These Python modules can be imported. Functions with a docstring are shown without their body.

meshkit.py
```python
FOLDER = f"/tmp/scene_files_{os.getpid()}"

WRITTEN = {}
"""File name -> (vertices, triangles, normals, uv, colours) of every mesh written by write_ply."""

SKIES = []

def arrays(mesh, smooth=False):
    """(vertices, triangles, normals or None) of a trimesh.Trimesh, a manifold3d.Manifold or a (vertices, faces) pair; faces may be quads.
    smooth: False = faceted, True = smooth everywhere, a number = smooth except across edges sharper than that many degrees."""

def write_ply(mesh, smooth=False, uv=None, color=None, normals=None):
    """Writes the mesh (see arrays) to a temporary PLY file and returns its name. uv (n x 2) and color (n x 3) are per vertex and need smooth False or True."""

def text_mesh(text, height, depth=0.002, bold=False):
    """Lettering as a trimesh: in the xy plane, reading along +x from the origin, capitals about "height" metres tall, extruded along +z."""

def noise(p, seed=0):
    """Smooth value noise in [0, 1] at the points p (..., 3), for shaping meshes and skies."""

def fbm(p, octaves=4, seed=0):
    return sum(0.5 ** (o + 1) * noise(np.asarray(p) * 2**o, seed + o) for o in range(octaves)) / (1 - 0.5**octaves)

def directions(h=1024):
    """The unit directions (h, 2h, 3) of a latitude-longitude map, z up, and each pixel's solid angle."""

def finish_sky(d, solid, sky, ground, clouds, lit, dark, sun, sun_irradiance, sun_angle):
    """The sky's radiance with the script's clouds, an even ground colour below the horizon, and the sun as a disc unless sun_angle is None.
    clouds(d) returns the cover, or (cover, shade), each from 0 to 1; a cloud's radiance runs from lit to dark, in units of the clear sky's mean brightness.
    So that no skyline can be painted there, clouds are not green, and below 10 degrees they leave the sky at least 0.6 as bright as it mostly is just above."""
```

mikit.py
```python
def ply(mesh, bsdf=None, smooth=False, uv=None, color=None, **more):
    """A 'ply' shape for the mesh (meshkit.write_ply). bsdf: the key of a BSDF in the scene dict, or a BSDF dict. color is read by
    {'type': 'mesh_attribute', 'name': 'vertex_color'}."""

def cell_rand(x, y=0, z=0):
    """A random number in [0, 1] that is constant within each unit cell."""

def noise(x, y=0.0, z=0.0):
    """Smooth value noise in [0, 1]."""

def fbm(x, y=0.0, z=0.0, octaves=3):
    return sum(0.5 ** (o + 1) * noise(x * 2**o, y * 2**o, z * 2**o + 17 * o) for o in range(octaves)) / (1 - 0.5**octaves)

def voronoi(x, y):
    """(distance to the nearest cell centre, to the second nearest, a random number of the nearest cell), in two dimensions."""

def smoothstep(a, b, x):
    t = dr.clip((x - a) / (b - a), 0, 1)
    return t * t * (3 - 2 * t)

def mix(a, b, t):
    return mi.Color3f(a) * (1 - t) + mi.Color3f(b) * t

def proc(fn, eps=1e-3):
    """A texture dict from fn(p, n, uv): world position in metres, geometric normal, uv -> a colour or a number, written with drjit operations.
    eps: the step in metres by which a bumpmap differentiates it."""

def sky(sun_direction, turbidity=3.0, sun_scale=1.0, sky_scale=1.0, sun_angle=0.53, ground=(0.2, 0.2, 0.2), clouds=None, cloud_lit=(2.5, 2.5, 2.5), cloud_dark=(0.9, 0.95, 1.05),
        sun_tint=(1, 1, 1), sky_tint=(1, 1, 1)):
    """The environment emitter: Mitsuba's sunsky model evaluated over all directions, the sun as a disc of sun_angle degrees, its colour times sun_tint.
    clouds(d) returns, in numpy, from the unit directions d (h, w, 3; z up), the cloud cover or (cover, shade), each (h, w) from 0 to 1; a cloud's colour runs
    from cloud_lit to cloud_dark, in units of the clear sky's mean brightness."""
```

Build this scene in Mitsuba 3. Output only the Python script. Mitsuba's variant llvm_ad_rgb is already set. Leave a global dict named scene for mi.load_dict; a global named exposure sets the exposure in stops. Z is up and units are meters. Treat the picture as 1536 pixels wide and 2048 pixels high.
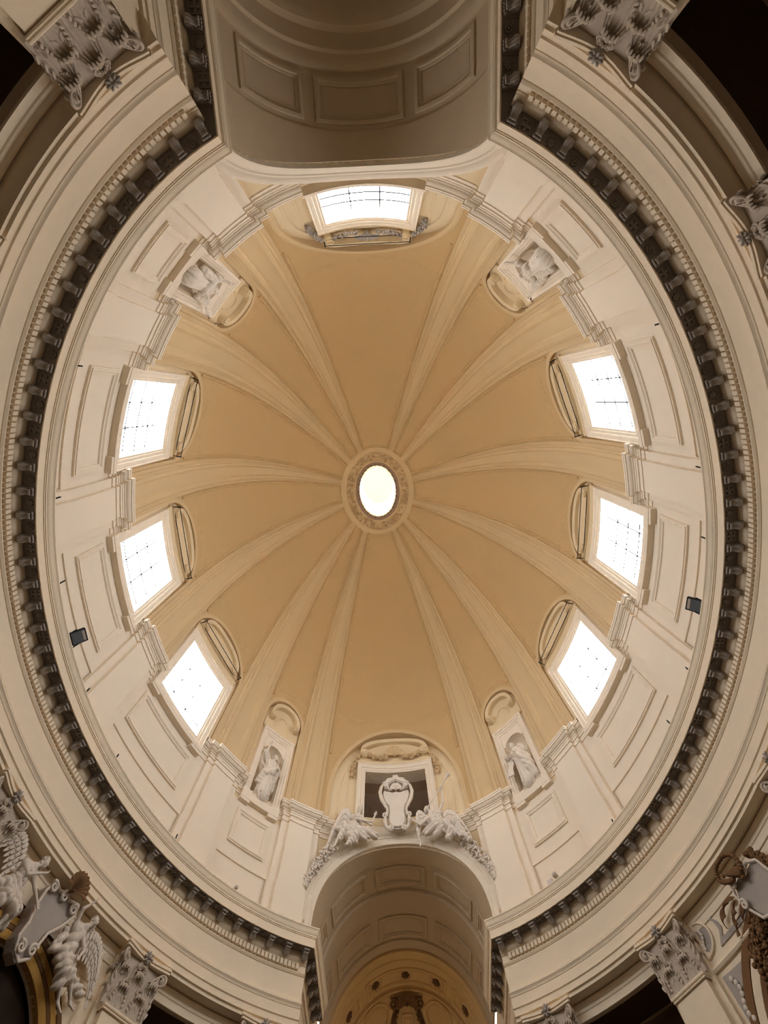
import math, random, numpy as np, trimesh, shapely, mitsuba as mi, mikit, drjit as dr
from shapely.geometry import Polygon, Point, box as sbox, LineString
from shapely import affinity
import manifold3d as m3
import meshkit
T4 = mi.ScalarTransform4f
random.seed(7); RNG = np.random.default_rng(7)
PI = math.pi
scene, labels = {}, {}
# ---------------------------------------------------------------- camera, sky, exposure
ZL = 13.10                       # height of the main cornice's lip; z below is measured from it
R = np.array([[0.9986822502599766, 0.04978475747157424, -0.012459572190319578],
              [0.05131976933965938, -0.9697902349243831, 0.23848098775423188],
              [0.00021045330458143287, 0.23880615186549628, 0.9710672363645064]])
EYE = np.array([0.1113, -6.0218, ZL - 11.5594])
scene['camera'] = dict(type='perspective', fov=2 * math.degrees(math.atan(768 / 888.42)), fov_axis='x', near_clip=0.05, far_clip=500.,
                       to_world=T4().look_at(origin=EYE.tolist(), target=(EYE + R[2]).tolist(), up=R[1].tolist()))
exposure = 1.15
def overcast(d):
    n = meshkit.fbm(d * 2.2 + 5, 3)
    return np.ones(d.shape[:2]), 0.25 * n
scene['sky'] = mikit.sky((0.35, 0.45, 0.82), turbidity=5, sun_scale=0.0, sky_scale=1.0, ground=(0.45, 0.43, 0.4), clouds=overcast,
                         cloud_lit=(1.0, 0.97, 0.93), cloud_dark=(0.8, 0.79, 0.78))
SKY_GAIN = 6.0
scene['sky']['scale'] = SKY_GAIN; scene['sky']['sampling_weight'] = .01
# ---------------------------------------------------------------- materials
def stained(c, amt, sc, seed, warm=0.0):
    c = [float(v) for v in c]
    def fn(p, n, uv):
        a = mikit.fbm(p.x * sc + seed, p.y * sc, p.z * sc * 0.6, 3)
        b = mikit.noise(p.x * sc * 9, p.y * sc * 9 + seed, p.z * sc * 9)
        k = 1 + amt * (a - 0.5) * 2 + amt * 0.35 * (b - 0.5)
        return mi.Color3f(c[0] * k, c[1] * k * (1 - warm * (a - 0.5)), c[2] * k * (1 - 2 * warm * (a - 0.5)))
    return mikit.proc(fn)
def mat(name, c, amt=0.05, sc=0.7, warm=0.05, seed=1.0, tex=True):
    refl = stained(c, amt, sc, seed, warm) if tex else {'type': 'rgb', 'value': list(map(float, c))}
    scene[name] = {'type': 'twosided', 'b': {'type': 'diffuse', 'reflectance': refl}}
    return name
def srgb(r, g, b):
    f = lambda v: (v / 255 / 12.92) if v / 255 <= .04045 else ((v / 255 + .055) / 1.055) ** 2.4
    return [f(r), f(g), f(b)]
WALL = mat('m_wall', srgb(229, 218, 200), .04, .6, .03)
DOME = mat('m_dome', srgb(196, 168, 124), .05, .45, .06, 3.)
RIB = mat('m_rib', srgb(206, 182, 143), .04, .5, .05, 5.)
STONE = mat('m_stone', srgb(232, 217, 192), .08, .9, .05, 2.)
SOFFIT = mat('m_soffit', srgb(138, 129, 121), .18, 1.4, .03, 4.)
STATUE = mat('m_statue', srgb(214, 205, 192), .06, 1.5, .03, 6.)
GREY = mat('m_greystucco', srgb(168, 160, 152), .15, 2.5, .02, 7.)
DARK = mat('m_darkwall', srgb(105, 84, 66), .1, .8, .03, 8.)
CONCH = mat('m_conch', srgb(214, 184, 136), .06, .8, .06, 9.)
BROWN = mat('m_brown', srgb(120, 92, 66), .3, 6., .05, 10.)
GOLD = mat('m_gold', srgb(190, 150, 84), .1, 3., .05, 11.)
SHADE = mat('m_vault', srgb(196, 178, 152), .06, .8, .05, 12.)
IRON = mat('m_iron', (.03, .03, .03), tex=False)
PAINT = mat('m_painting', srgb(58, 48, 40), .4, 1.2, .1, 13.)
FLOOR = mat('m_floor', srgb(84, 74, 64), .1, 1., .03, 14.)
INK = mat('m_ink', (.035, .022, .015), tex=False)
PUTTY = mat('m_putty', srgb(150, 128, 112), tex=False)
scene['m_pane'] = {'type': 'diffuse', 'reflectance': {'type': 'rgb', 'value': [.2, .2, .2]}}
DAY = [7.2, 7.4, 7.9]              # glow given to the panes in place of daylight from outside
TAN = mat('m_tanwall', srgb(220, 202, 168), .04, .6, .04, 18.)
MARBLE = mat('m_marble', srgb(122, 98, 82), .2, 1.5, .05, 19.)
# ---------------------------------------------------------------- bookkeeping
COUNT = {}
def numbered(key):
    n = COUNT.get(key, -1) + 1; COUNT[key] = n
    return key if n == 0 else f'{key}_{n:03d}'
def put(name, shape, parent=None):
    key = numbered((parent + '__' if parent else '') + name); scene[key] = shape
    return key
def obj(name, mesh, m, parent=None, smooth=35, tw=None):
    s = mikit.ply(mesh, m, smooth=smooth)
    if tw is not None: s['to_world'] = T4(np.asarray(tw, float).tolist())
    return put(name, s, parent)
def at(shape, tw):
    return {**shape, 'to_world': T4(np.asarray(tw, float).tolist())}
def thing(name, label=None, cat=None, group=None, kind=None):
    key = numbered(name); labels[key] = {}
    if label: labels[key]['label'] = label
    if cat: labels[key]['category'] = cat
    if group: labels[key]['group'] = group
    if kind: labels[key]['kind'] = kind
    return key
def struct(name, label=None):
    return thing(name, label, kind='structure')
def cat_m(ms): return trimesh.util.concatenate([m if isinstance(m, trimesh.Trimesh) else mk(*m) for m in ms])
def mk(v, f): return trimesh.Trimesh(np.asarray(v, float), np.asarray(f, int), process=False)
def grid(P, cu=False, cv=False):
    """Mesh of a grid of points (n, m, 3)."""
    n, m = P.shape[:2]
    i = np.arange(n if cu else n - 1)[:, None]; j = np.arange(m if cv else m - 1)[None]
    i2, j2 = (i + 1) % n, (j + 1) % m
    q = np.stack(np.broadcast_arrays(i * m + j, i2 * m + j, i2 * m + j2, i * m + j2), -1).reshape(-1, 4)
    return mk(P.reshape(-1, 3), np.vstack([q[:, [0, 1, 2]], q[:, [0, 2, 3]]]))
# ---------------------------------------------------------------- plan of the oval
A, B, D0 = 9.0, 12.1937, 0.95
def ell(t, d=0.):
    t = np.asarray(t, float); n = np.stack([np.cos(t) / A, np.sin(t) / B], -1); n /= np.linalg.norm(n, axis=-1, keepdims=True)
    return np.stack([A * np.cos(t), B * np.sin(t)], -1) + n * np.asarray(d)[..., None], n
_tt = np.radians(np.linspace(-100, 460, 11201)); _W = ell(_tt, D0)[0]
_S = np.r_[0, np.cumsum(np.linalg.norm(np.diff(_W, axis=0), axis=1))]; _S -= np.interp(0, _tt, _S)
S_of = lambda deg: np.interp(np.radians(deg), _tt, _S)
T_of = lambda s: np.interp(s, _S, _tt)
def wp(v):
    """(s, z, out) on the drum wall, out towards the room -> world"""
    v = np.asarray(v, float); p, n = ell(T_of(v[..., 0]), D0 - v[..., 2])
    return np.concatenate([p, v[..., 1:2] + ZL], -1)
def lp(d):
    def f(v):
        v = np.asarray(v, float); p, n = ell(T_of(v[..., 0]), d - v[..., 2])
        return np.concatenate([p, v[..., 1:2] + ZL], -1)
    return f
def frame(t, d, z):
    """4x4: x along the wall (t growing), y outwards, z up, origin at offset d"""
    p, n = ell(np.array(t), np.array(d)); M = np.eye(4)
    M[:3, 0] = [-n[1], n[0], 0]; M[:3, 1] = [n[0], n[1], 0]; M[:3, 3] = [p[0], p[1], z + ZL]
    return M
def frame2(p, n, z):
    M = np.eye(4); M[:3, 0] = [-n[1], n[0], 0]; M[:3, 1] = [n[0], n[1], 0]; M[:3, 3] = [p[0], p[1], z + ZL]
    return M
# dome
Z0, Z1, MEXP, A1, B1, OX, OY = 4.9, 18.63, 2.6, 2.5, 3.03, -.248, -.057
W0 = A1 / (A + D0); ZC = (Z1 - Z0) / (1 - W0 ** MEXP) ** (1 / MEXP)
_uu = 1 - np.cos(np.linspace(0, 1, 600) ** 1.0 * PI / 2); _uu = np.unique(np.r_[_uu ** 1.6, _uu])
_ww = 1 - (1 - W0) * _uu; _zz = Z0 + ZC * (1 - _ww ** MEXP) ** (1 / MEXP)
_hh = np.r_[0, np.cumsum(np.hypot(np.diff(_ww) * 11.2, np.diff(_zz)))]
HMAX = _hh[-1]
U_of = lambda h: np.interp(h, _hh, _uu)
H_of = lambda z: np.interp(z, _zz, _hh)
_TB = [0, 10, 17.5, 37.9, 47.5, 60.5, 69.3, 90]; _TO = [0, 11.3, 19, 40, 49, 62, 70.5, 90]
def t_oc(t):
    deg = np.degrees(t); qd = np.floor(deg / 90); r = deg - 90 * qd; odd = (qd % 2) == 1
    r2 = np.where(odd, 90 - r, r); o = np.interp(r2, _TB, _TO)
    return np.radians(90 * qd + np.where(odd, 90 - o, o))
def _dome(t, u):
    p0 = ell(t, D0)[0]; to = t_oc(t); p1 = np.stack([A1 * np.cos(to) + OX, B1 * np.sin(to) + OY], -1)
    u = np.asarray(u)[..., None]; p = p0 * (1 - u) + p1 * u
    w = 1 - (1 - W0) * u; z = Z0 + ZC * np.maximum(1 - w ** MEXP, 0) ** (1 / MEXP)
    return np.concatenate([p, z + ZL], -1)
def dp(v):
    """(s, h, out) on the dome -> world"""
    v = np.asarray(v, float); t = T_of(v[..., 0]); h = np.clip(v[..., 1], 0, HMAX); u = U_of(h); e = .02
    P = _dome(t, u); Pt = _dome(t + 1e-3, u) - _dome(t - 1e-3, u)
    Ph = _dome(t, U_of(np.minimum(h + e, HMAX))) - _dome(t, U_of(np.maximum(h - e, 0)))
    n = np.cross(Ph, Pt); n /= np.linalg.norm(n, axis=-1, keepdims=True) + 1e-12
    s = np.sign((n[..., :2] * P[..., :2]).sum(-1, keepdims=True)); n = np.where(s > 0, -n, n)
    P = P + n * v[..., 2:3]
    P[..., 2] += np.minimum(v[..., 1], 0)          # the dome's wall goes on straight down
    return P
SC_of = lambda h: 1 - (1 - W0) * U_of(h)
# ---------------------------------------------------------------- flat shapes wrapped on curved ones
def subdiv(m, e):
    v, f = trimesh.remesh.subdivide_to_size(m.vertices, m.faces, e, max_iter=12); return mk(v, f)
def plate(poly, o0, o1, fn, edge=.4):
    out = []
    for g in getattr(poly, 'geoms', [poly]):
        if g.is_empty or g.area < 1e-5: continue
        m = trimesh.creation.extrude_polygon(g, o1 - o0, engine='earcut'); m.apply_translation([0, 0, o0])
        out.append(subdiv(m, edge) if edge else m)
    m = cat_m(out); return mk(fn(np.array(m.vertices)), m.faces)
def dense(path, e, closed):
    path = np.asarray(path, float); q = np.vstack([path, path[:1]]) if closed else path; out = []
    for a, b in zip(q[:-1], q[1:]):
        k = max(1, int(np.ceil(np.linalg.norm(b - a) / e))); out += [a + (b - a) * i / k for i in range(k)]
    if not closed: out.append(q[-1])
    return np.array(out)
def normals2(p, closed):
    """mitred left normals of a polyline"""
    d = np.diff(np.vstack([p, p[:1]]) if closed else p, axis=0); d /= np.linalg.norm(d, axis=1, keepdims=True) + 1e-12
    n = np.stack([-d[:, 1], d[:, 0]], 1)
    a = np.vstack([n[-1:] if closed else n[:1], n if not closed else n[:-1]]) if True else None
    b = n if closed else np.vstack([n, n[-1:]])
    a = np.vstack([n[-1:], n[:-1]]) if closed else np.vstack([n[:1], n])
    m = a + b; l = (m * m).sum(1, keepdims=True); return 2 * m / np.maximum(l, .35)
def sweep(path, prof, fn, closed=True, e=.3, scaled=None):
    """prof: (off to the left of the path, out) -> wrapped moulding"""
    p = dense(path, e, closed); n = normals2(p, closed); prof = np.asarray(prof, float)
    off = n[:, None] * prof[None, :, :1]
    if scaled is not None: off[..., 0] /= scaled(p[:, 1])[:, None]
    V = np.concatenate([p[:, None] + off, np.broadcast_to(prof[None, :, 1:], (len(p), len(prof), 1))], -1)
    if not closed:                                              # bury the open ends in the wall
        lo = min(-.02, prof[:, 1].min())
        c0, c1 = V[:1].copy(), V[-1:].copy(); c0[..., 2] = lo; c1[..., 2] = lo; V = np.concatenate([c0, V, c1])
    return grid(fn(V), cu=closed)
def rect(x0, z0, x1, z1): return [(x0, z0), (x1, z0), (x1, z1), (x0, z1)]
def arc(cx, cz, rx, rz, a0, a1, n=24):
    a = np.radians(np.linspace(a0, a1, n)); return np.c_[cx + rx * np.cos(a), cz + rz * np.sin(a)]
def plan_sweep(path, prof, left=1.):
    p = np.asarray(path, float); n = normals2(p, False) * left; prof = np.asarray(prof, float)
    V = np.concatenate([p[:, None] + n[:, None] * prof[None, :, :1], np.broadcast_to(prof[None, :, 1:] + ZL, (len(p), len(prof), 1))], -1)
    return grid(V)
def bevel_box(x0, x1, y0, y1, z0, z1, b=.01):
    m = trimesh.creation.box([x1 - x0, y1 - y0, z1 - z0]); m.apply_translation([(x0 + x1) / 2, (y0 + y1) / 2, (z0 + z1) / 2])
    if not b: return m
    pts = [];
    for sx in (0, 1):
        for sy in (0, 1):
            for sz in (0, 1):
                c = np.array([(x0, x1)[sx], (y0, y1)[sy], (z0, z1)[sz]]); s = np.array([1 - 2 * sx, 1 - 2 * sy, 1 - 2 * sz]) * b
                for k in range(3):
                    q = c + s; q[k] = c[k]; pts.append(q)
    return trimesh.convex.convex_hull(np.array(pts))
def tube(path, r, k=8, closed=False, cap=True):
    p = np.asarray(path, float); n = len(p); r = np.broadcast_to(r, (n,))
    t = np.gradient(p, axis=0) if not closed else np.roll(p, -1, 0) - np.roll(p, 1, 0)
    t /= np.linalg.norm(t, axis=1, keepdims=True) + 1e-12
    a = np.cross(t[0], [0.31, .22, .92]); u = []
    for i in range(n):
        a = a - t[i] * (a @ t[i]); a /= np.linalg.norm(a) + 1e-12; u.append(a)
    u = np.array(u); w = np.cross(t, u); g = np.arange(k) * 2 * PI / k
    P = p[:, None] + r[:, None, None] * (np.cos(g)[None, :, None] * u[:, None] + np.sin(g)[None, :, None] * w[:, None])
    m = grid(P, cu=closed, cv=True)
    if cap and not closed:
        v = np.vstack([m.vertices, p[:1], p[-1:]]); nn = len(m.vertices); j = np.arange(k); j2 = (j + 1) % k
        m = mk(v, np.vstack([m.faces, np.c_[j2, j, np.full(k, nn)], np.c_[(n - 1) * k + j, (n - 1) * k + j2, np.full(k, nn + 1)]]))
    return m
def hull(pts): return trimesh.convex.convex_hull(np.asarray(pts, float))
def xf(m, M): c = m.copy(); c.apply_transform(M); return c
def curve_prism(pts, w, b=0.):
    m = trimesh.creation.extrude_polygon(Polygon(pts), w, engine='earcut'); m.apply_translation([0, 0, -w / 2])
    v = m.vertices; return mk(np.c_[v[:, 2], v[:, 0], v[:, 1]], m.faces)          # polygon in (y, z), extruded along x
def blob(c, r, sub=1, M=None):
    m = trimesh.creation.icosphere(sub, 1.0); m.apply_scale(r)
    if M is not None: m.apply_transform(M)
    m.apply_translation(c); return m
def rot(ax, deg): return trimesh.transformations.rotation_matrix(math.radians(deg), ax)
def spiral(c, r0, turns, plane_x, plane_z, up=1, n=40, a0=90):
    a = np.radians(a0) + np.linspace(0, turns * 2 * PI, n) * up; r = r0 * (1 - .80 * np.linspace(0, 1, n))
    return np.array(c) + r[:, None] * (np.cos(a)[:, None] * np.array(plane_x) + np.sin(a)[:, None] * np.array(plane_z))
# ================================================================= THE SETTING
BAYS = {'side': [0, 180], 'window': [27.35, 152.65, 207.35, 332.65], 'niche': [53.9, 126.1, 233.9, 306.1], 'axis': [90, 270]}
PIL = [q for b in (13.75, 43.0, 65.0) for q in (b, 180 - b, 180 + b, 360 - b)]
# ---- entablature
LX = 2.85; TCU, TCD = math.acos(LX / A), -math.acos(LX / A)
def ent_path(sx, y1=15.2, y0=-19.0, n=150):
    t = np.linspace(TCU, TCD, n); arc_ = np.c_[A * np.cos(t), B * np.sin(t)]
    p = np.vstack([[[LX, y1]], arc_, [[LX, y0]]]); p[:, 0] *= sx
    return p
ENT = dict(
 corona=[(1.35, .03), (.02, .0), (0, -.01), (0, -.045), (.02, -.06), (.035, -.1), (.045, -.15), (.06, -.19), (.08, -.215), (.08, -.25), (.10, -.255), (.10, -.285), (.12, -.29), (.12, -.53), (.15, -.53), (.15, -.50)],
 soffit=[(.15, -.50), (.50, -.50)],
 bed_moulding=[(.50, -.50), (.50, -.61), (.51, -.62), (.515, -.66), (.53, -.70), (.56, -.74), (.59, -.76), (.59, -.79), (.62, -.79), (.62, -.97), (.60, -.975), (.60, -1.0), (.615, -1.02), (.64, -1.05), (.66, -1.055)],
 frieze=[(.66, -1.05), (.66, -1.69)],
 architrave=[(.66, -1.67), (.59, -1.69), (.565, -1.72), (.565, -1.755), (.60, -1.79), (.61, -1.82), (.615, -1.84), (.63, -1.85), (.63, -2.07), (.615, -2.08), (.615, -2.10), (.65, -2.12), (.65, -2.245), (.635, -2.255), (.635, -2.275), (.69, -2.285), (.69, -2.37)],
 underside=[(.69, -2.37), (1.16, -2.37)])
ent = struct('trim_1', 'cream and grey entablature ring running round the oval below the drum')
for nm, prof in ENT.items():
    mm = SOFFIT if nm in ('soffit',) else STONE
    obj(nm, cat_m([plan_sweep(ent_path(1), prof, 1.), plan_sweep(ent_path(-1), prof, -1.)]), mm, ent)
# modillions, rosettes and dentils under the cornice
side_ = [(.16, -.50), (.16, -.515), (.175, -.52), (.17, -.575), (.185, -.60), (.21, -.605), (.25, -.585), (.30, -.59), (.34, -.64), (.38, -.70), (.43, -.725), (.48, -.69), (.505, -.62), (.505, -.50)]
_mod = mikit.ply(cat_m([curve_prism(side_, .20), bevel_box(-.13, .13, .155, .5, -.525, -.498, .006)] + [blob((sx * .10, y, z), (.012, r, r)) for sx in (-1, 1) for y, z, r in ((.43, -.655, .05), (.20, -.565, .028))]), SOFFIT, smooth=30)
lv = []
for u in np.linspace(-1, 1, 9):
    row = []
    for k, (y, z) in enumerate([(.47, -.735), (.42, -.755), (.37, -.73), (.32, -.665), (.28, -.625), (.24, -.63), (.215, -.66)]):
        w = (.085, .09, .088, .082, .076, .07, .05)[k] * (1 + .10 * math.cos(k * PI))
        row.append((u * w, y, z + .018 * abs(u) ** 1.5 - .008 * math.cos(3 * PI * u)))
    lv.append(row)
_leaf = mikit.ply(cat_m([grid(np.array(lv))] + [blob((x, .20 + .012 * abs(x) / .05, -.665 + .012 * abs(i - 2)), (.014, .02, .03), 1) for i, x in enumerate(np.linspace(-.062, .062, 5))] + [blob((x, .17, -.60), (.02, .02, .018), 1) for x in (-.06, 0, .06)]), GREY, smooth=30)
def rosette(kind):
    ms = []
    if kind == 0: n, r0, r1 = 8, .055, .042
    elif kind == 1: n, r0, r1 = 4, .06, .055
    else: n, r0, r1 = 12, .065, .03
    for k in range(n):
        a = 2 * PI * k / n; M = rot([0, 0, 1], math.degrees(a))
        ms.append(xf(blob((r0, 0, -.02), (r1, r1 * .55, .02), 1), M))
    ms.append(blob((0, 0, -.03), (.028, .028, .025), 1))
    if kind == 1: ms += [bevel_box(-.115, .115, s * .115 - .012, s * .115 + .012, -.022, 0, 0) for s in (-1, 1)] + [bevel_box(s * .115 - .012, s * .115 + .012, -.115, .115, -.022, 0, 0) for s in (-1, 1)]
    else:
        th = np.linspace(0, 2 * PI, 20, endpoint=False); ms.append(tube(np.c_[.118 * np.cos(th), .118 * np.sin(th), 0 * th], .012, 5, True))
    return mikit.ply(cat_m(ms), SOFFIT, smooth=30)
_ros = [rosette(k) for k in range(3)]
_den = mikit.ply(bevel_box(-.05, .05, .53, .64, -.95, -.79, .004), STONE, smooth=False)
mods, dens = [], []
for sx in (1, -1):
    tq = np.linspace(TCU, TCD, 4000); pq = np.c_[A * np.cos(tq), B * np.sin(tq)]
    sq = np.r_[0, np.cumsum(np.linalg.norm(np.diff(pq, axis=0), axis=1))]
    n = round((sq[-1] - .6) / .615)
    for k in range(n + 1):
        for half in (0, 1):
            s = .3 + (k + half * .5) * (sq[-1] - .6) / n
            if s > sq[-1] - .2: continue
            t = np.interp(s, sq, tq); F = frame(t if sx > 0 else PI - t, 0, 0); mods.append((half, F))
    nd = round((sq[-1] - .9) / .131)
    for k in range(nd + 1): t = np.interp(.45 + k * (sq[-1] - .9) / nd, sq, tq); dens.append(frame(t if sx > 0 else PI - t, 0, 0))
    for yc, sg, ln in ((11.57, 1, 3.4), (-11.57, -1, 5.5)):
        for k in range(int(ln / .615)):
            for half in (0, 1): mods.append((half, frame2(np.array([sx * LX, yc + sg * (.75 + (k + .5 * half) * .615)]), np.array([sx, 0.]), 0)))
        for k in range(int(ln / .131)): dens.append(frame2(np.array([sx * LX, yc + sg * (.62 + k * .131)]), np.array([sx, 0.]), 0))
i = 0
for half, F in mods:
    if half == 0:
        k = put('modillion', at(_mod, F), ent); put('leaf', at(_leaf, F), k)
    else:
        i += 1; G = F.copy(); G[:3, 3] += G[:3, 1] * .285; G[2, 3] -= .50; put('rosette', at(_ros[(i * 7 + i // 3) % 3], G), ent)
dens.sort(key=lambda F: np.linalg.norm(F[:3, 3] + F[:3, 1] * .55 - EYE) + (50 if not (0 < F[1, 3] or F[0, 3] > 0) else 0) * 0)
for F in dens[:300]: put('dentil', at(_den, F), ent)
v0, f0 = meshkit.arrays(bevel_box(-.05, .05, .53, .64, -.95, -.79, .004))[:2]
kd = put('distant_dentils', mikit.ply(cat_m([mk(v0 @ F[:3, :3].T + F[:3, 3], f0) for F in dens[300:]]), STONE), ent); labels[kd] = {'kind': 'stuff'}

# ---- drum wall, bay by bay
drum = struct('wall_drum', 'cream plastered drum wall above the cornice')
HB, HLR = {}, {}                                            # half widths of the bays between pilaster centres
for k, cs in BAYS.items():
    for c in cs:
        near = sorted(PIL, key=lambda p: abs((p - c + 180) % 360 - 180))[:2]
        ds = [S_of(c + ((p - c + 180) % 360 - 180)) - S_of(c) for p in near]
        HB[c] = min(map(abs, ds)); HLR[c] = (min(ds), max(ds))
LUN = {'side': (2.05, 8.5, 1.75), 'window': (2.05, 8.5, 1.75), 'niche': (1.12, 9.0, 1.15), 'axis': (3.3, 6.4, 4.05)}    # half width, springing, rise of the lunettes
def lunette(kind, grow=0., z0=Z0 - .3):
    hw, zs, rise = LUN[kind]; hw += grow; a = arc(0, zs, hw, rise + grow, 0, 180, 40)
    return [(hw, z0)] + [tuple(p) for p in a] + [(-hw, z0)]
ARCH_Z, ARCH_R = .65, 3.46
WIN = {'side': (1.42, 4.45, 7.75), 'window': (1.42, 4.45, 7.75), 'axis': (1.6, 5.45, 8.05)}
NICHE_HW, NZ0, NZS = .58, 4.32, 6.75
def shift(poly, s): return affinity.translate(poly, s, 0)
for kind, cs in BAYS.items():
    for c in cs:
        s0 = S_of(c); hb = HB[c]
        w = sbox(HLR[c][0] - .02, -.3, HLR[c][1] + .02, Z0 + .02).union(Polygon(lunette(kind, .06)))
        if kind == 'axis': w = w.difference(Polygon(np.vstack([arc(0, ARCH_Z, ARCH_R, ARCH_R, 0, 180, 48), [(-ARCH_R, -1), (ARCH_R, -1)]])))
        if kind in WIN: hw, za, zb = WIN[kind]; w = w.difference(sbox(-hw, za, hw, zb))
        if kind == 'niche': w = w.difference(sbox(-NICHE_HW, NZ0, NICHE_HW, NZS).union(Point(0, NZS).buffer(NICHE_HW, 24)))
        cut = {'axis': 1.2, 'niche': 3.8}.get(kind, 4.4)
        obj('bay_wall', plate(shift(w.intersection(sbox(-9, -9, 9, cut)), s0), -.25, 0, wp), WALL, drum)
        obj('bay_wall', plate(shift(w.intersection(sbox(-9, cut, 9, 20)), s0), -.25, 0, wp), TAN, drum)
# pilasters of the drum, cap and plinth mouldings
CAP = [(0, 3.98), (.035, 3.98), (.035, 4.03), (0, 4.04), (0, 4.22), (.04, 4.22), (.04, 4.33), (.06, 4.33), (.06, 4.40), (.10, 4.41), (.105, 4.45), (.16, 4.46), (.20, 4.50), (.23, 4.55), (.27, 4.56), (.27, 4.64), (.29, 4.65), (.29, 4.72), (0, 4.78)]
PLI = [(0.06, -.3), (.06, 1.48), (.03, 1.50), (.03, 1.56), (.0, 1.58)]
BACK, FRONT, HB_BACK, HB_FRONT = .13, .28, .90, .58
def pil_path(s0, ext0, ext1):
    return [(s0 - ext0, 0), (s0 - HB_BACK, 0), (s0 - HB_BACK, BACK), (s0 - HB_FRONT, BACK), (s0 - HB_FRONT, FRONT), (s0 + HB_FRONT, FRONT), (s0 + HB_FRONT, BACK), (s0 + HB_BACK, BACK), (s0 + HB_BACK, 0), (s0 + ext1, 0)]
def break_sweep(path, prof):
    """moulding along a stepped plan path (s, out); prof (projection, z)"""
    p = dense(path, .25, False); n = normals2(p, False); prof = np.asarray(prof, float)
    so = p[:, None] + n[:, None] * prof[None, :, :1]
    V = np.stack([so[..., 0], np.broadcast_to(prof[None, :, 1], so.shape[:2]), so[..., 1]], -1)
    return grid(wp(V))
def bay_kind(c):
    return next(k for k, v in BAYS.items() if min(abs((c - x + 180) % 360 - 180) for x in v) < 1)
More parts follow.
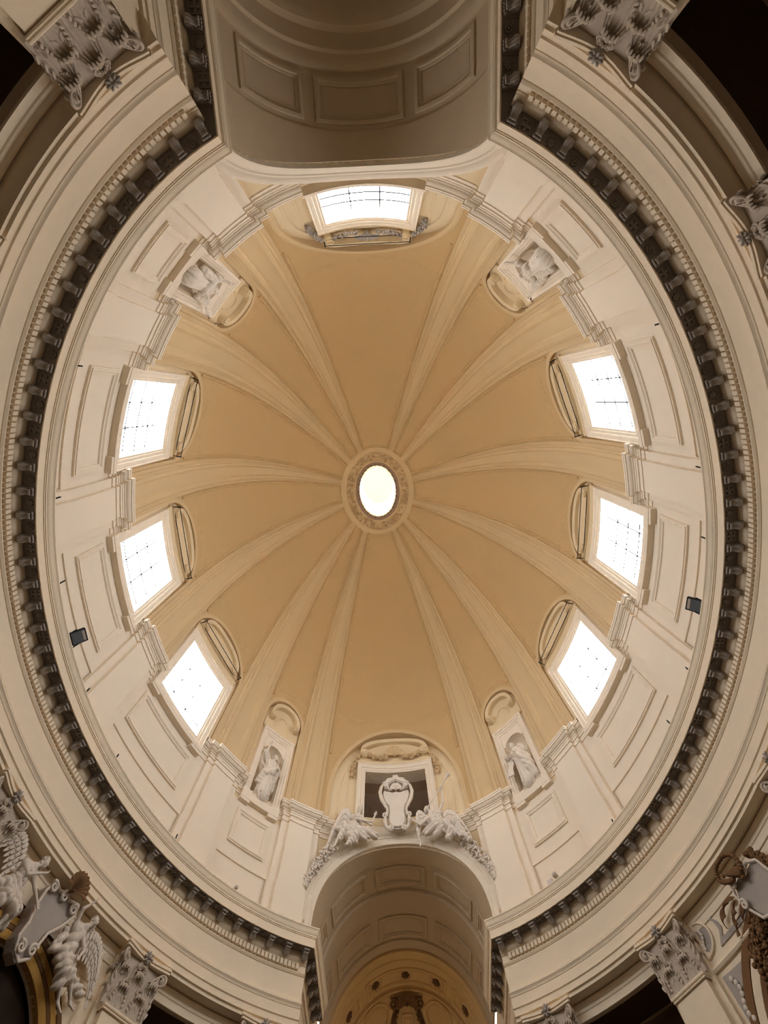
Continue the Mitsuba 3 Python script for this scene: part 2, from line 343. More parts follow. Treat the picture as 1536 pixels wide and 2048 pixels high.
for p in PIL:
    s0 = S_of(p); k = put('drum_pilaster', mikit.ply(cat_m([
        plate(shift(sbox(-HB_BACK, -.3, HB_BACK, 4.75), s0), -.05, BACK, wp), plate(shift(sbox(-HB_FRONT, -.3, HB_FRONT, 4.75), s0), -.05, FRONT, wp)]), WALL, smooth=35), drum)
    ext = []
    for sg in (-1, 1):
        cs = [(c, kd) for kd, v in BAYS.items() for c in v]
        c, kd = min(cs, key=lambda x: ((x[0] - p) * sg) % 360)
        gap = abs(S_of(p + ((c - p + 180) % 360 - 180)) - s0)
        ext.append(gap - {'side': 1.86, 'window': 1.86, 'niche': .98, 'axis': 2.05}[kd])
    obj('cap', break_sweep(pil_path(s0, *ext), CAP), WALL, k)
    obj('plinth', break_sweep(pil_path(s0, .98, .98), PLI), WALL, k)
# sunk and framed panels
PAN = [(0, 0), (0, .07), (.045, .07), (.05, .10), (.11, .10), (.16, .05), (.21, .045), (.215, .015), (.23, .015), (.23, -.02)]
def panel(s0, x0, z0, x1, z1, parent, fn=wp, m=WALL, prof=PAN, fill=.012):
    pth = [(s0 + a, b) for a, b in rect(x0, z0, x1, z1)]
    k = obj('panel_moulding', sweep(pth, prof, fn), m, parent)
    i = prof[-1][0]
    return k
for kind, cs in BAYS.items():
    for c in cs:
        s0 = S_of(c)
        if kind in ('side', 'window'):
            panel(s0, -1.72, 2.05, 1.72, 3.55, drum)
            obj('dado_moulding', sweep([(s0 + HLR[c][0] + .9, 1.55), (s0 + HLR[c][1] - .9, 1.55)], [(-.05, 0), (-.05, .05), (0, .05), (.02, .03), (.05, .03), (.05, 0)], wp, False), WALL, drum)
        if kind == 'niche':
            panel(s0, -.85, 2.05, .85, 3.5, drum)
            obj('dado_moulding', sweep([(s0 + HLR[c][0] + .9, 1.55), (s0 + HLR[c][1] - .9, 1.55)], [(-.05, 0), (-.05, .05), (0, .05), (.02, .03), (.05, .03), (.05, 0)], wp, False), WALL, drum)
# ---- arches of choir and entrance
ARCHV = [(.0, -.25), (0, .10), (.06, .12), (.26, .12), (.28, .15), (.36, .15), (.40, .19), (.50, .22), (.56, .22), (.58, .0)]
for c in BAYS['axis']:
    s0 = S_of(c); pth = np.vstack([[(ARCH_R, -.5)], arc(0, ARCH_Z, ARCH_R, ARCH_R, 0, 180, 60), [(-ARCH_R, -.5)]]) + [s0, 0]
    obj('archivolt', sweep(pth, [(-a, b) for a, b in ARCHV], wp, False), WALL, drum)
# ---- dome
dome = struct('ceiling', 'ochre oval dome with twelve moulded ribs rising to a lantern')
RIBP = [(1.02, -.02), (1.0, .06), (.82, .06), (.80, .10), (.74, .14), (.67, .14), (.65, .19), (.45, .19), (.42, .15), (.36, .11)]
RIBP = RIBP + [(-a, b) for a, b in RIBP[::-1]]
hs = np.r_[np.linspace(-.3, HMAX - .02, 90)]
RIB_T = {13.75: (10.0, 17.5), 43.0: (37.9, 47.5), 65.0: (60.5, 69.3)}
def mirror_t(b, p):
    lo, hi = RIB_T[b]
    return {b: (lo, hi), 180 - b: (180 - hi, 180 - lo), 180 + b: (180 + lo, 180 + hi), 360 - b: (360 - hi, 360 - lo)}[p]
edges = []
for b in RIB_T:
    for p in (b, 180 - b, 180 + b, 360 - b):
        lo, hi = mirror_t(b, p); edges.append((lo, hi)); sl, sh = S_of(lo), S_of(hi); c, hw = (sl + sh) / 2, (sh - sl) / 2
        V = np.array([[(c + f * hw, h, o) for f, o in RIBP] for h in hs])
        obj('rib', grid(dp(V)), RIB, dome)
edges.sort()
BORD = [(.10, -.01), (.10, .035), (.13, .05), (.18, .05), (.20, .02), (.23, .015), (.23, -.01)]
for i in range(12):
    lo = edges[i - 1][1] - (360 if i == 0 else 0); hi = edges[i][0]; c = (lo + hi) / 2
    kind = bay_kind(c % 360); sl, sh = S_of(lo), S_of(hi); sc = S_of(c)
    lz = np.array(lunette(kind)); zt = LUN[kind][1] + LUN[kind][2]; hA = float(H_of(zt + .7))
    lh = np.c_[lz[:, 0] + sc, np.where(lz[:, 1] >= Z0, H_of(lz[:, 1]), lz[:, 1] - Z0)]
    low = sbox(sl - .03, -.1, sh + .03, hA).difference(Polygon(lh))
    if kind == 'axis': lh2 = lh.copy()
    ss = np.linspace(sl - .03, sh + .03, 15); hh = np.linspace(hA - .12, HMAX, 60)
    up = grid(dp(np.stack(np.broadcast_arrays(ss[None], hh[:, None], 0 * ss[None]), -1)))
    bp = obj('bay_panel', cat_m([plate(low, -.12, 0, dp, .3), up]), DOME, dome)
    # reveal of the lunette, from the dome back to the drum wall
    lw = lz[(lz[:, 1] >= Z0 - .2)]; f1 = dp(np.c_[lw[:, 0] + sc, np.where(lw[:, 1] >= Z0, H_of(lw[:, 1]), lw[:, 1] - Z0), 0 * lw[:, 0] + .02]); f2 = wp(np.c_[lw[:, 0] + sc, lw[:, 1], 0 * lw[:, 0] - .05])
    rv = grid(np.stack([f1, f2], 1))
    lb = lh
    mo = sweep(lb[::-1], [(0, -.02), (0, .05), (.05, .06), (.14, .06), (.17, .035), (.22, .035), (.24, -.01)], dp, False, .2)
    obj('lunette_moulding', cat_m([rv, mo]), RIB, bp)
    # thin border inside the panel's edge, following the lunette
    hb = float(H_of(LUN[kind][1] + (1.1 if kind != 'axis' else 2.2)))
    for sgn, se in ((1, sl), (-1, sh)):
        pth = np.c_[np.full(60, se), np.linspace(hb, HMAX, 60)]
        prof = [(-sgn * a, b_) for a, b_ in BORD]
        obj('border', sweep(pth, prof, dp, False, .4, SC_of), DOME, bp)
    pth = np.c_[np.linspace(sl, sh, 12), np.full(12, HMAX)]
    obj('border', sweep(pth, [(-a * .8, b_) for a, b_ in BORD], dp, False, .4, SC_of), DOME, bp)
# ring round the oculus
zr = Z1
def oring(profile, n=120, cx=OX, cy=OY):
    """profile: list of (a, b, z)"""
    th = np.linspace(0, 2 * PI, n, endpoint=False)
    V = np.array([[(a * math.cos(t) + cx, b * math.sin(t) + cy, z + ZL) for a, b, z in profile] for t in th])
    return grid(V, cu=True)
ocu = put('oculus_ring', mikit.ply(oring([(2.54, 3.07, zr - .03), (2.5, 3.03, zr - .01), (2.45, 2.98, zr + .03), (2.18, 2.76, zr + .05), (2.14, 2.72, zr + .02), (2.12, 2.70, zr + .09), (1.64, 2.17, zr + .12), (1.62, 2.15, zr + .06), (1.54, 2.07, zr + .06), (1.52, 2.05, zr + .1)]), RIB, smooth=35), dome)
obj('inscription_band', oring([(1.53, 2.06, zr + .085), (1.26, 1.80, zr + .16)]), PUTTY, ocu)
obj('opening_edge', oring([(1.27, 1.81, zr + .15), (1.25, 1.79, zr + .17), (1.25, 1.79, zr + .45)]), RIB, ocu)
INSC = [('H', 82.5), ('I', 70.9), ('E', 60.7), ('R', 50.0), ('O', 39.5), ('N', 29.4), ('Y', 21.4), ('M', 13.0), ('V', 3.6), ('S', -6.0), ('·', -15.6), ('S', -22.6), ('·', -29.2), ('R', -35.8), ('·', -43.7), ('E', -50.5), ('·', -58.0), ('C', -67.9), ('A', -81.3), ('R', -93.3), ('D', -105.0), ('I', -114.4), ('N', -125.3), ('A', -136.3), ('L', -145.6), ('I', -153.1), ('S', -162.6), ('·', -170.4), ('C', -178.6), ('A', 172.1), ('S', 165.0), ('T', 156.4), ('A', 146.9), ('L', 137.4), ('D', 125.1), ('V', 113.0), ('S', 102.2), ('·', 92.4)]
for ch, deg in INSC:
    t = math.radians(deg); p = np.array([1.335 * math.cos(t) + OX, 1.87 * math.sin(t) + OY, zr + .125 + ZL])
    g = np.array([math.cos(t) / 1.335, math.sin(t) / 1.87]); g /= np.linalg.norm(g)
    if ch == '·': m = blob((0, 0, 0), (.02, .02, .01)); m.apply_translation([0, .08, 0]); w = 0
    else: m = meshkit.text_mesh(ch, .17, .012, False); w = m.bounds[1, 0] + m.bounds[0, 0]
    m.apply_translation([-w / 2, -.0, -.004])
    up = np.array([-g[0], -g[1], .16]); up /= np.linalg.norm(up); rt = np.array([g[1], -g[0], 0]); ou = np.cross(rt, up)
    M = np.eye(4); M[:3, 0], M[:3, 1], M[:3, 2] = rt, up, ou; M[:3, 3] = p - up * .02
    obj('letter', xf(m, M), INK, ocu, smooth=False)
# garland of leaves and fruit round the oculus
gm = []
rg = np.random.default_rng(3)
for k in range(430):
    t = rg.uniform(0, 2 * PI); f = rg.uniform(0, 1)
    if abs(abs(math.degrees(t) - 180) - 90) < 9 and rg.uniform() < .75: continue
    a, b_ = 1.68 + .42 * f, 2.21 + .46 * f; r = rg.uniform(.035, .075)
    gm.append(blob((a * math.cos(t) + OX, b_ * math.sin(t) + OY, zr + .10 - .05 * math.sin(f * PI) - .02 * rg.uniform() + ZL), (r, r * rg.uniform(.5, 1), r * .9), 1, rot([0, 0, 1], rg.uniform(0, 180))))
GARL = mat('m_garland', srgb(190, 165, 126), .15, 3., .05, 15.)
kg = put('garland', mikit.ply(cat_m(gm), GARL, smooth=40), ocu); labels[kg] = {'label': 'stucco garland of leaves and fruit round the oculus', 'kind': 'stuff'}
for sg in (-1, 1):
    c = np.array([OX + .03, OY + sg * 2.52, zr + .04 + ZL])
    ms = [blob(c + [0, 0, 0], (.16, .10, .05))] + [xf(tube(spiral([0, 0, 0], .14, 1.3, [s, 0, 0], [0, 1, 0], 1, 24), .03, 6), trimesh.transformations.translation_matrix(c + [s * .22, sg * .08, 0])) for s in (-1, 1)]
    obj('cartouche', cat_m(ms), RIB, ocu)

# ---- lantern over the oculus
lan = struct('trim_2', 'bright lantern above the oculus with windows and a small cupola')
LA, LB, zq = 1.42, 1.98, zr + .45
obj('floor_ring', oring([(1.25, 1.79, zq), (LA + .25, LB + .25, zq)]), WALL, lan)
nwin = 8
zl0, zl1, zl2 = zq + 1.0, zq + 3.2, zq + 3.9
wall_p = []
for k in range(nwin):
    a0 = 2 * PI * (k + .5) / nwin; da = 2 * PI / nwin; f = .29
    th = lambda x0, x1, n: np.linspace(a0 + x0 * da, a0 + x1 * da, n)
    def strip(x0, x1, z0, z1, n=5):
        t = th(x0, x1, n); return grid(np.stack([np.stack([LA * np.cos(t) + OX, LB * np.sin(t) + OY, 0 * t + z + ZL], -1) for z in (z0, z1)], 1))
    wall_p += [strip(-.5, .5, zq, zl0), strip(-.5, .5, zl1, zl2), strip(-.5, -f, zl0, zl1, 3), strip(f, .5, zl0, zl1, 3)]
obj('lantern_wall', cat_m(wall_p), WALL, lan)
for k in range(nwin):
    t = np.linspace(2 * PI * (k + .5 - .29) / nwin, 2 * PI * (k + .5 + .29) / nwin, 3)
    pg = grid(np.stack([np.stack([(LA + .04) * np.cos(t) + OX, (LB + .04) * np.sin(t) + OY, 0 * t + z + ZL], -1) for z in (zl0, zl1)], 1))
    fn_ = np.cross(*(pg.vertices[pg.faces[0][1:]] - pg.vertices[pg.faces[0][0]]))
    if fn_[:2] @ (pg.vertices[0][:2] - [OX, OY]) > 0: pg = mk(pg.vertices, pg.faces[:, ::-1])
    pane = mikit.ply(pg, 'm_pane', smooth=False); pane['emitter'] = {'type': 'area', 'radiance': {'type': 'rgb', 'value': DAY}}; put('pane', pane, lan)
obj('lantern_cornice', oring([(LA, LB, zl2 - .1), (LA - .1, LB - .1, zl2 - .04), (LA - .12, LB - .12, zl2 + .02), (LA - .18, LB - .18, zl2 + .1), (LA, LB, zl2 + .14)]), WALL, lan)
obj('cupola', oring([(LA * math.cos(a), LB * math.cos(a), zl2 + .1 + 1.5 * math.sin(a)) for a in np.linspace(0, PI / 2 - .01, 14)]), CONCH, lan)
obj('railing', oring([(LA - .03, LB - .03, zl0 + .0), (LA - .05, LB - .05, zl0 + .03), (LA - .03, LB - .03, zl0 + .06)]), IRON, lan)
shell = struct('outer_baffle', 'outer masonry added against light leaks, unseen behind the plaster')  # unseen shell added to keep sky light from leaking through gaps
def ring_wall(d, z0, z1, tr): 
    t = np.radians(np.linspace(*tr, 60)); p = ell(t, np.full(60, d))[0]
    return grid(np.stack([np.c_[p, np.full(60, z + ZL)] for z in (z0, z1)], 1))
obj('baffle', cat_m([ring_wall(4.6, -ZL, .6, (-66, 66)), ring_wall(4.6, -ZL, .6, (114, 246)), ring_wall(2.3, .4, 12, (-66, 66)), ring_wall(2.3, .4, 12, (114, 246))]), DARK, shell)
def ring_flat(d0, d1, z, tr):
    t = np.radians(np.linspace(*tr, 60)); a, b = ell(t, np.full(60, d0))[0], ell(t, np.full(60, d1))[0]
    return grid(np.stack([np.c_[a, np.full(60, z + ZL)], np.c_[b, np.full(60, z + ZL)]], 1))
obj('baffle', cat_m([ring_flat(.9, 4.7, .5, (-68, 68)), ring_flat(.9, 4.7, .5, (112, 248)), ring_flat(-1.5, 2.35, 11.9, (0, 360))][:2]), DARK, shell)
# ---- barrel vaults
def vault_pt(y, ang, r, zc=ARCH_Z):
    return np.stack([r * np.cos(ang) + 0 * y, y + 0 * ang, zc + r * np.sin(ang) + 0 * y + ZL], -1)
def vault(y0, y1, steps, parent, m, zc=ARCH_Z, nm='vault_band', n=49, low=-30):
    """steps: list of (y, r): a profile swept round the barrel"""
    ang = np.radians(np.linspace(180 - low * 0, 0, n))
    wall = lambda r: (B + D0) * np.sqrt(np.clip(1 - (r * np.cos(ang) / (A + D0)) ** 2, 0, 1)) + .04       # the curved drum wall cuts the barrel
    V = np.stack([vault_pt(np.sign(y) * np.maximum(abs(y), wall(r)), ang, r, zc) for y, r in steps], 0)
    return obj(nm, grid(V), m, parent)
def coffer(y0, y1, a0, a1, r, parent, m, zc=ARCH_Z):
    """moulded frame sunk into a barrel vault; path in (arc length, y)"""
    fn = lambda v: vault_pt(v[..., 1], PI / 2 - v[..., 0] / r, r - v[..., 2], zc)
    s0, s1 = r * math.radians(a0), r * math.radians(a1)
    obj('coffer', sweep(rect(s0, y0, s1, y1), [(0, -.005), (.0, .04), (.05, .05), (.10, .05), (.13, .015), (.17, .015), (.20, -.005), (.22, .005)], fn), m, parent)
cv = struct('ceiling_1', 'coffered barrel vault over the choir')
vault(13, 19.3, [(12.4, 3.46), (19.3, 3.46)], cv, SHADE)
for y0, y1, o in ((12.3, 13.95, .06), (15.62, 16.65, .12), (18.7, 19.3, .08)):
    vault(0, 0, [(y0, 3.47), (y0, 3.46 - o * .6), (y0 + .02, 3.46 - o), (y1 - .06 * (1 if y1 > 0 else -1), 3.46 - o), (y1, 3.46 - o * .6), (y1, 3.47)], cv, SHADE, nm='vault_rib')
for y0, y1 in ((14.25, 15.35), (17.2, 18.5)):
    for a0, a1 in ((-19, 19), (26, 58), (-58, -26), (64, 88), (-88, -64)): coffer(y0, y1, a0, a1, 3.45, cv, SHADE)
ev = struct('ceiling_2', 'panelled barrel vault over the entrance')
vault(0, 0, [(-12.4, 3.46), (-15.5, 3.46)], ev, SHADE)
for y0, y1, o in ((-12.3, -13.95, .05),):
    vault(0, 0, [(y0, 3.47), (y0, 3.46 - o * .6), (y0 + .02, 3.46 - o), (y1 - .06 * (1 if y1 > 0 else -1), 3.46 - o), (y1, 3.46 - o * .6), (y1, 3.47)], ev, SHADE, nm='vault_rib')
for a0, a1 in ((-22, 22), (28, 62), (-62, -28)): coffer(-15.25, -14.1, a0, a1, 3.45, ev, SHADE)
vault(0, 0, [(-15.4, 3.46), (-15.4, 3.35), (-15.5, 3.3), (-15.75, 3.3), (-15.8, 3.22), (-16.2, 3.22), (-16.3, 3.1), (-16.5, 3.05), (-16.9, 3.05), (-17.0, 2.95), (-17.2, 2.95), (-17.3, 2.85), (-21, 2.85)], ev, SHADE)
# side walls under the vaults and the end walls
for nm, sx in (('wall_left', -1), ('wall_right', 1)):
    w = struct(nm, f'plain pier wall beside the choir and entrance arches, {"left" if sx < 0 else "right"} side')
    for y0, y1 in ((12.0, 21.5), (-21, -12.0)):
        obj('pier_face', grid(np.array([[(sx * 3.54, y, z) for z in (0, ZL + .66)] for y in (y0, y1)])), STONE, w)
# ---- apse conch
apse = struct('ceiling_3', 'golden lit apse conch with roundels behind the choir vault')
AY, AZ, AR = 19.6, .45, 3.28
vault(0, 0, [(19.3, 3.47), (19.3, 3.30), (19.36, 3.27), (19.75, 3.27), (19.78, 3.22), (20.1, 3.22)], apse, CONCH, nm='apse_arch')
def sp(v):
    """(azimuth deg from the crown line, meridian deg from the arch plane, in) on the conch"""
    v = np.asarray(v, float); a, e = np.radians(v[..., 0]), np.radians(v[..., 1]); r = AR - .06 - v[..., 2]
    return np.stack([r * np.cos(e) * np.sin(a), AY + .5 + r * np.sin(e), AZ + .2 + r * np.cos(e) * np.cos(a) + ZL], -1)
obj('conch', grid(sp(np.stack(np.broadcast_arrays(np.linspace(-95, 95, 60)[None], np.linspace(0, 90, 30)[:, None], 0.), -1))), CONCH, apse)
obj('apse_wall', grid(np.array([[((AR - .06) * math.sin(a), AY + .5 + (AR - .06) * math.cos(a), z) for z in (0, ZL + .75)] for a in np.linspace(-PI / 2, PI / 2, 30)])), CONCH, apse)
# entrance end wall
bw = struct('wall_back', 'dark wall closing the entrance passage')
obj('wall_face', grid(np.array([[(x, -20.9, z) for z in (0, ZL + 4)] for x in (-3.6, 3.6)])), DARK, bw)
# ---- lower walls
low = struct('wall_lower', 'cream lower walls between the giant pilasters')
LWD = 1.12; lw_ = lp(LWD); dz = ZL
GOLD_C = (-6.0, 2.6)
for kind, cs in BAYS.items():
    for c in cs:
        s0 = S_of(c); hb = HB[c]
        if kind == 'axis': continue
        w = sbox(HLR[c][0] - .05, -ZL, HLR[c][1] + .05, -2.3)
        if kind in ('side', 'window'): w = w.difference(sbox(-1.95, -ZL - 1, 1.95, -5.9).union(Point(0, -5.95).buffer(2.15, 32).intersection(sbox(-3, -5.95, 3, 0))))
        else: w = w.difference(sbox(HLR[c][0] + .74, -7.2, HLR[c][1] - .74, -2.72)).difference(sbox(-.9, -12, .9, -9))
        obj('bay_wall', plate(shift(w.intersection(sbox(-9, -6.8, 9, 0)), s0), -.2, 0, lw_, .6), STONE, low)
        obj('marble_dado', plate(shift(w.intersection(sbox(-9, -20, 9, -6.8)), s0), -.2, 0, lw_, .8), MARBLE, low)
        # lintel mouldings just under the entablature
        obj('lintel_moulding', sweep([(s0 + HLR[c][0], -2.60), (s0 + HLR[c][1], -2.60)], [(.22, .0), (.20, .10), (.12, .10), (.09, .06), (0.02, .06), (0, .035), (-.16, .035), (-.17, 0)], lw_, False), STONE, low)
        # chapels and upper openings behind
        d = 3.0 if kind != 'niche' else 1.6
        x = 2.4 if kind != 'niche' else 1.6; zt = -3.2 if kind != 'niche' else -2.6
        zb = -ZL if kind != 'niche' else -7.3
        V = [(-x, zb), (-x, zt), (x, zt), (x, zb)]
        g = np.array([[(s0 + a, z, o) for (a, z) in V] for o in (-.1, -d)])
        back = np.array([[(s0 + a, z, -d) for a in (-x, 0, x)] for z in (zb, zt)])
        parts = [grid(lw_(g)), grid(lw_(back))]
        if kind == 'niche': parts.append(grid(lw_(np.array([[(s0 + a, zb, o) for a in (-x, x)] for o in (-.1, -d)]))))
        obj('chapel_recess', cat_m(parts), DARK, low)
fl = struct('floor', 'worn marble floor of the oval nave')
th = np.linspace(0, 2 * PI, 96, endpoint=False)
obj('paving', cat_m([grid(np.array([[(0, 0, 0), (13 * math.cos(t), 17 * math.sin(t), 0)] for t in th]), cu=True), grid(np.array([[(x, y, .0) for x in (-3.6, 3.6)] for y in (-21, 24)]))]), FLOOR, fl)
# ---- giant pilasters with Corinthian capitals
def leaf_mesh(h, w, curl, lean=.05, n=13, mlen=14, ribs=3):
    """acanthus leaf in local coordinates: x across, y towards the wall (so -y is the room), z up; foot at the origin"""
    rows = []; vv = np.linspace(0, 1, mlen)
    for v in vv:
        if v < .72: y, z = -lean * (v / .72) ** 2 - .012, h * .93 * v / .72
        else:
            a = (v - .72) / .28 * PI * 1.05; y = -lean - .012 - curl * (1 - math.cos(a)) * .5; z = h * .93 + curl * .62 * math.sin(a)
        ww = w * (.80 + .20 * math.sin(PI * min(v / .8, 1))) * (1 - .35 * max(0, (v - .72) / .28)) * (1 + .07 * math.cos(v * 22))
        rows.append([(u * ww, y + .05 * w * abs(u) ** 2 * 2 + .012 * math.cos(ribs * 2 * PI * u), z - .05 * h * abs(u) ** 2 * (v > .3)) for u in np.linspace(-1, 1, n)])
    ms = [grid(np.array(rows))]
    for i, u in enumerate(np.linspace(-1, 1, 5)):                               # finger lobes of the curled tip
        x = u * w * .62; ms.append(blob((x, -lean - .012 - curl * .95 + abs(u) * .03, h * .93 - curl * .10 - abs(u) * .05 * h), (w * .12, .018, curl * .42), 1, rot([1, 0, 0], 20)))
    for s in (-1, 1):
        for k, z in enumerate((.30, .5, .68)): ms.append(blob((s * w * (.86 - .05 * k), -.02 - lean * z, h * z), (w * .12, .014, h * .10), 1, rot([0, 1, 0], s * 25)))
    return cat_m(ms)
CZ0, CZ1, CY = -3.56, -2.50, .78          # foot and top of the capital, offset of the shaft's face
def capital_parts():
    P = {}
    P['bell'] = cat_m([bevel_box(-.55, .55, CY, 1.15, CZ0, CZ1 - .02, .01), hull([(sx * (.55 + .10 * k), y - .06 * k * (y < 1), z) for sx in (-1, 1) for y in (CY, 1.15) for k, z in ((0, CZ1 - .35), (1, CZ1 - .02))])])
    a = np.linspace(-1, 1, 17); front = np.c_[a * .78, .50 + .13 * np.cos(a * PI / 2) ** 1.2]
    poly = Polygon([(-.78, .50)] + [tuple(p) for p in front[1:-1]] + [(.78, .50), (.80, .56), (.68, .82), (.68, 1.15), (-.68, 1.15), (-.68, .82), (-.80, .56)]).buffer(0)
    ms = []
    for g, z0, z1 in ((0, -2.50, -2.455), (-.02, -2.455, -2.435), (.02, -2.435, -2.37)):
        m = trimesh.creation.extrude_polygon(poly.buffer(g), z1 - z0, engine='earcut'); m.apply_translation([0, 0, z0]); ms.append(m)
    P['abacus'] = cat_m(ms)
    P['astragal'] = cat_m([tube(np.array([(-.585, 1.15, z), (-.585, CY - .03, z), (.585, CY - .03, z), (.585, 1.15, z)]), r, 8) for z, r in ((CZ0 - .02, .038), (CZ0 - .085, .022))])
    fl = [blob((.0, .545, -2.43), (.05, .05, .05))] + [blob((.10 * math.cos(t), .565 + .01 * math.sin(5 * t), -2.43 + .10 * math.sin(t)), (.055, .03, .028), 1, rot([0, 1, 0], -math.degrees(t))) for t in np.linspace(0, 2 * PI, 8, endpoint=False)] + [tube([(0, .62, -2.56), (0, .58, -2.47)], .03, 6)]
    P['fleuron'] = cat_m(fl)
    leaves = []
    L1, L2, L3 = leaf_mesh(.44, .235, .11), leaf_mesh(.80, .215, .15, .07), leaf_mesh(.62, .17, .13, .10)
    for x in (-.29, .29): leaves.append(xf(L1, trimesh.transformations.translation_matrix([x, CY, CZ0])))
    for x in (-.50, 0, .50): leaves.append(xf(L2, trimesh.transformations.translation_matrix([x, CY + .012, CZ0])))
    for s in (-1, 1):
        leaves.append(xf(leaf_mesh(.34, .15, .12, .10), trimesh.transformations.translation_matrix([s * .58, CY - .02, CZ0 + .60]) @ rot([0, 0, 1], s * 40)))
        leaves.append(xf(L1, trimesh.transformations.translation_matrix([s * .55, .97, CZ0]) @ rot([0, 0, 1], s * 90)))
        leaves.append(xf(L2, trimesh.transformations.translation_matrix([s * .545, .97, CZ0]) @ rot([0, 0, 1], s * 90)))
    leaves.append(xf(leaf_mesh(.20, .10, .08, .05), trimesh.transformations.translation_matrix([0, CY - .05, CZ0 + .74])))
    P['leaves'] = leaves
    vol = []
    for s in (-1, 1):
        d = np.array([s * .78, -.62, 0]); d /= np.linalg.norm(d)
        c = np.array([s * .66, .60, -2.66]); foot = np.array([s * .26, CY - .02, -3.0])
        sp_ = spiral(c, .135, 1.9, d, [0, 0, 1], -1)
        st = np.array([foot * (1 - q) + sp_[0] * q + np.array([0, 0, .06 * math.sin(q * PI)]) for q in np.linspace(0, 1, 10)[:-1]])
        vol.append(cat_m([tube(np.vstack([st, sp_]), np.r_[np.linspace(.018, .03, 9), np.linspace(.034, .014, 40)], 7), blob(c, (.045, .045, .045))]))
        c2 = np.array([s * .10, CY - .13, -2.64]); sp2 = spiral(c2, .085, 1.8, [-s, 0, 0], [0, 0, 1], -1)
        f2 = np.array([s * .24, CY - .02, -3.0]); st2 = np.array([f2 * (1 - q) + sp2[0] * q for q in np.linspace(0, 1, 8)[:-1]])
        vol.append(cat_m([tube(np.vstack([st2, sp2]), np.r_[np.linspace(.014, .02, 7), np.linspace(.022, .011, 40)], 6), blob(c2, (.028, .028, .028))]))
    P['volutes'] = vol
    return P
CP = capital_parts()
_c = {k: mikit.ply(CP[k], GREY if k in ('fleuron', 'bell') else (STONE if k in ('abacus', 'astragal') else STATUE), smooth=35) for k in ('bell', 'abacus', 'astragal', 'fleuron')}
CAPM = mat('m_capital', srgb(196, 184, 168), .08, 2., .03, 16.)
_c['bell'] = mikit.ply(CP['bell'], CAPM, smooth=30)
_cl = [mikit.ply(m, CAPM, smooth=40) for m in CP['leaves']]; _cv = [mikit.ply(m, CAPM, smooth=40) for m in CP['volutes']]
_shaft = mikit.ply(cat_m([bevel_box(-.54, .54, CY, 1.2, -ZL, CZ0 - .05, .01), bevel_box(-.70, .70, .96, 1.2, -ZL, -2.40, .01)]), STONE, smooth=False)
PLAB = {13.75: 'giant pilaster cut by the right edge of the picture, below the horned cartouche', 166.25: 'giant pilaster at the left edge, above the left angel pair',
        43: 'giant pilaster between the horned cartouche and the dark opening, lower right', 137: 'giant pilaster with a lit shaft right of the angel pair, lower left',
        317: 'giant pilaster capital at the right edge, upper right', 65: 'giant pilaster at the bottom edge just right of the choir arch',
        115: 'giant pilaster at the bottom edge just left of the choir arch', 245: 'giant pilaster with a Corinthian capital in the upper left corner', 295: 'giant pilaster with a Corinthian capital in the upper right corner', 223: 'giant pilaster at the left edge, only the abacus flower in view'}
for t, lab in PLAB.items():
    F = frame(math.radians(t), 0, 0); k = thing('giant_pilaster', lab, 'pilaster', 'giant pilasters of the nave')
    put('shaft', at(_shaft, F), k); put('astragal', at(_c['astragal'], F), k)
    cp = put('capital', at(_c['bell'], F), k)
    for nm in ('abacus', 'fleuron'): put(nm, at(_c[nm], F), cp)
    for s_ in _cl: put('acanthus_leaf', at(s_, F), cp)
    for s_ in _cv: put('volute', at(s_, F), cp)

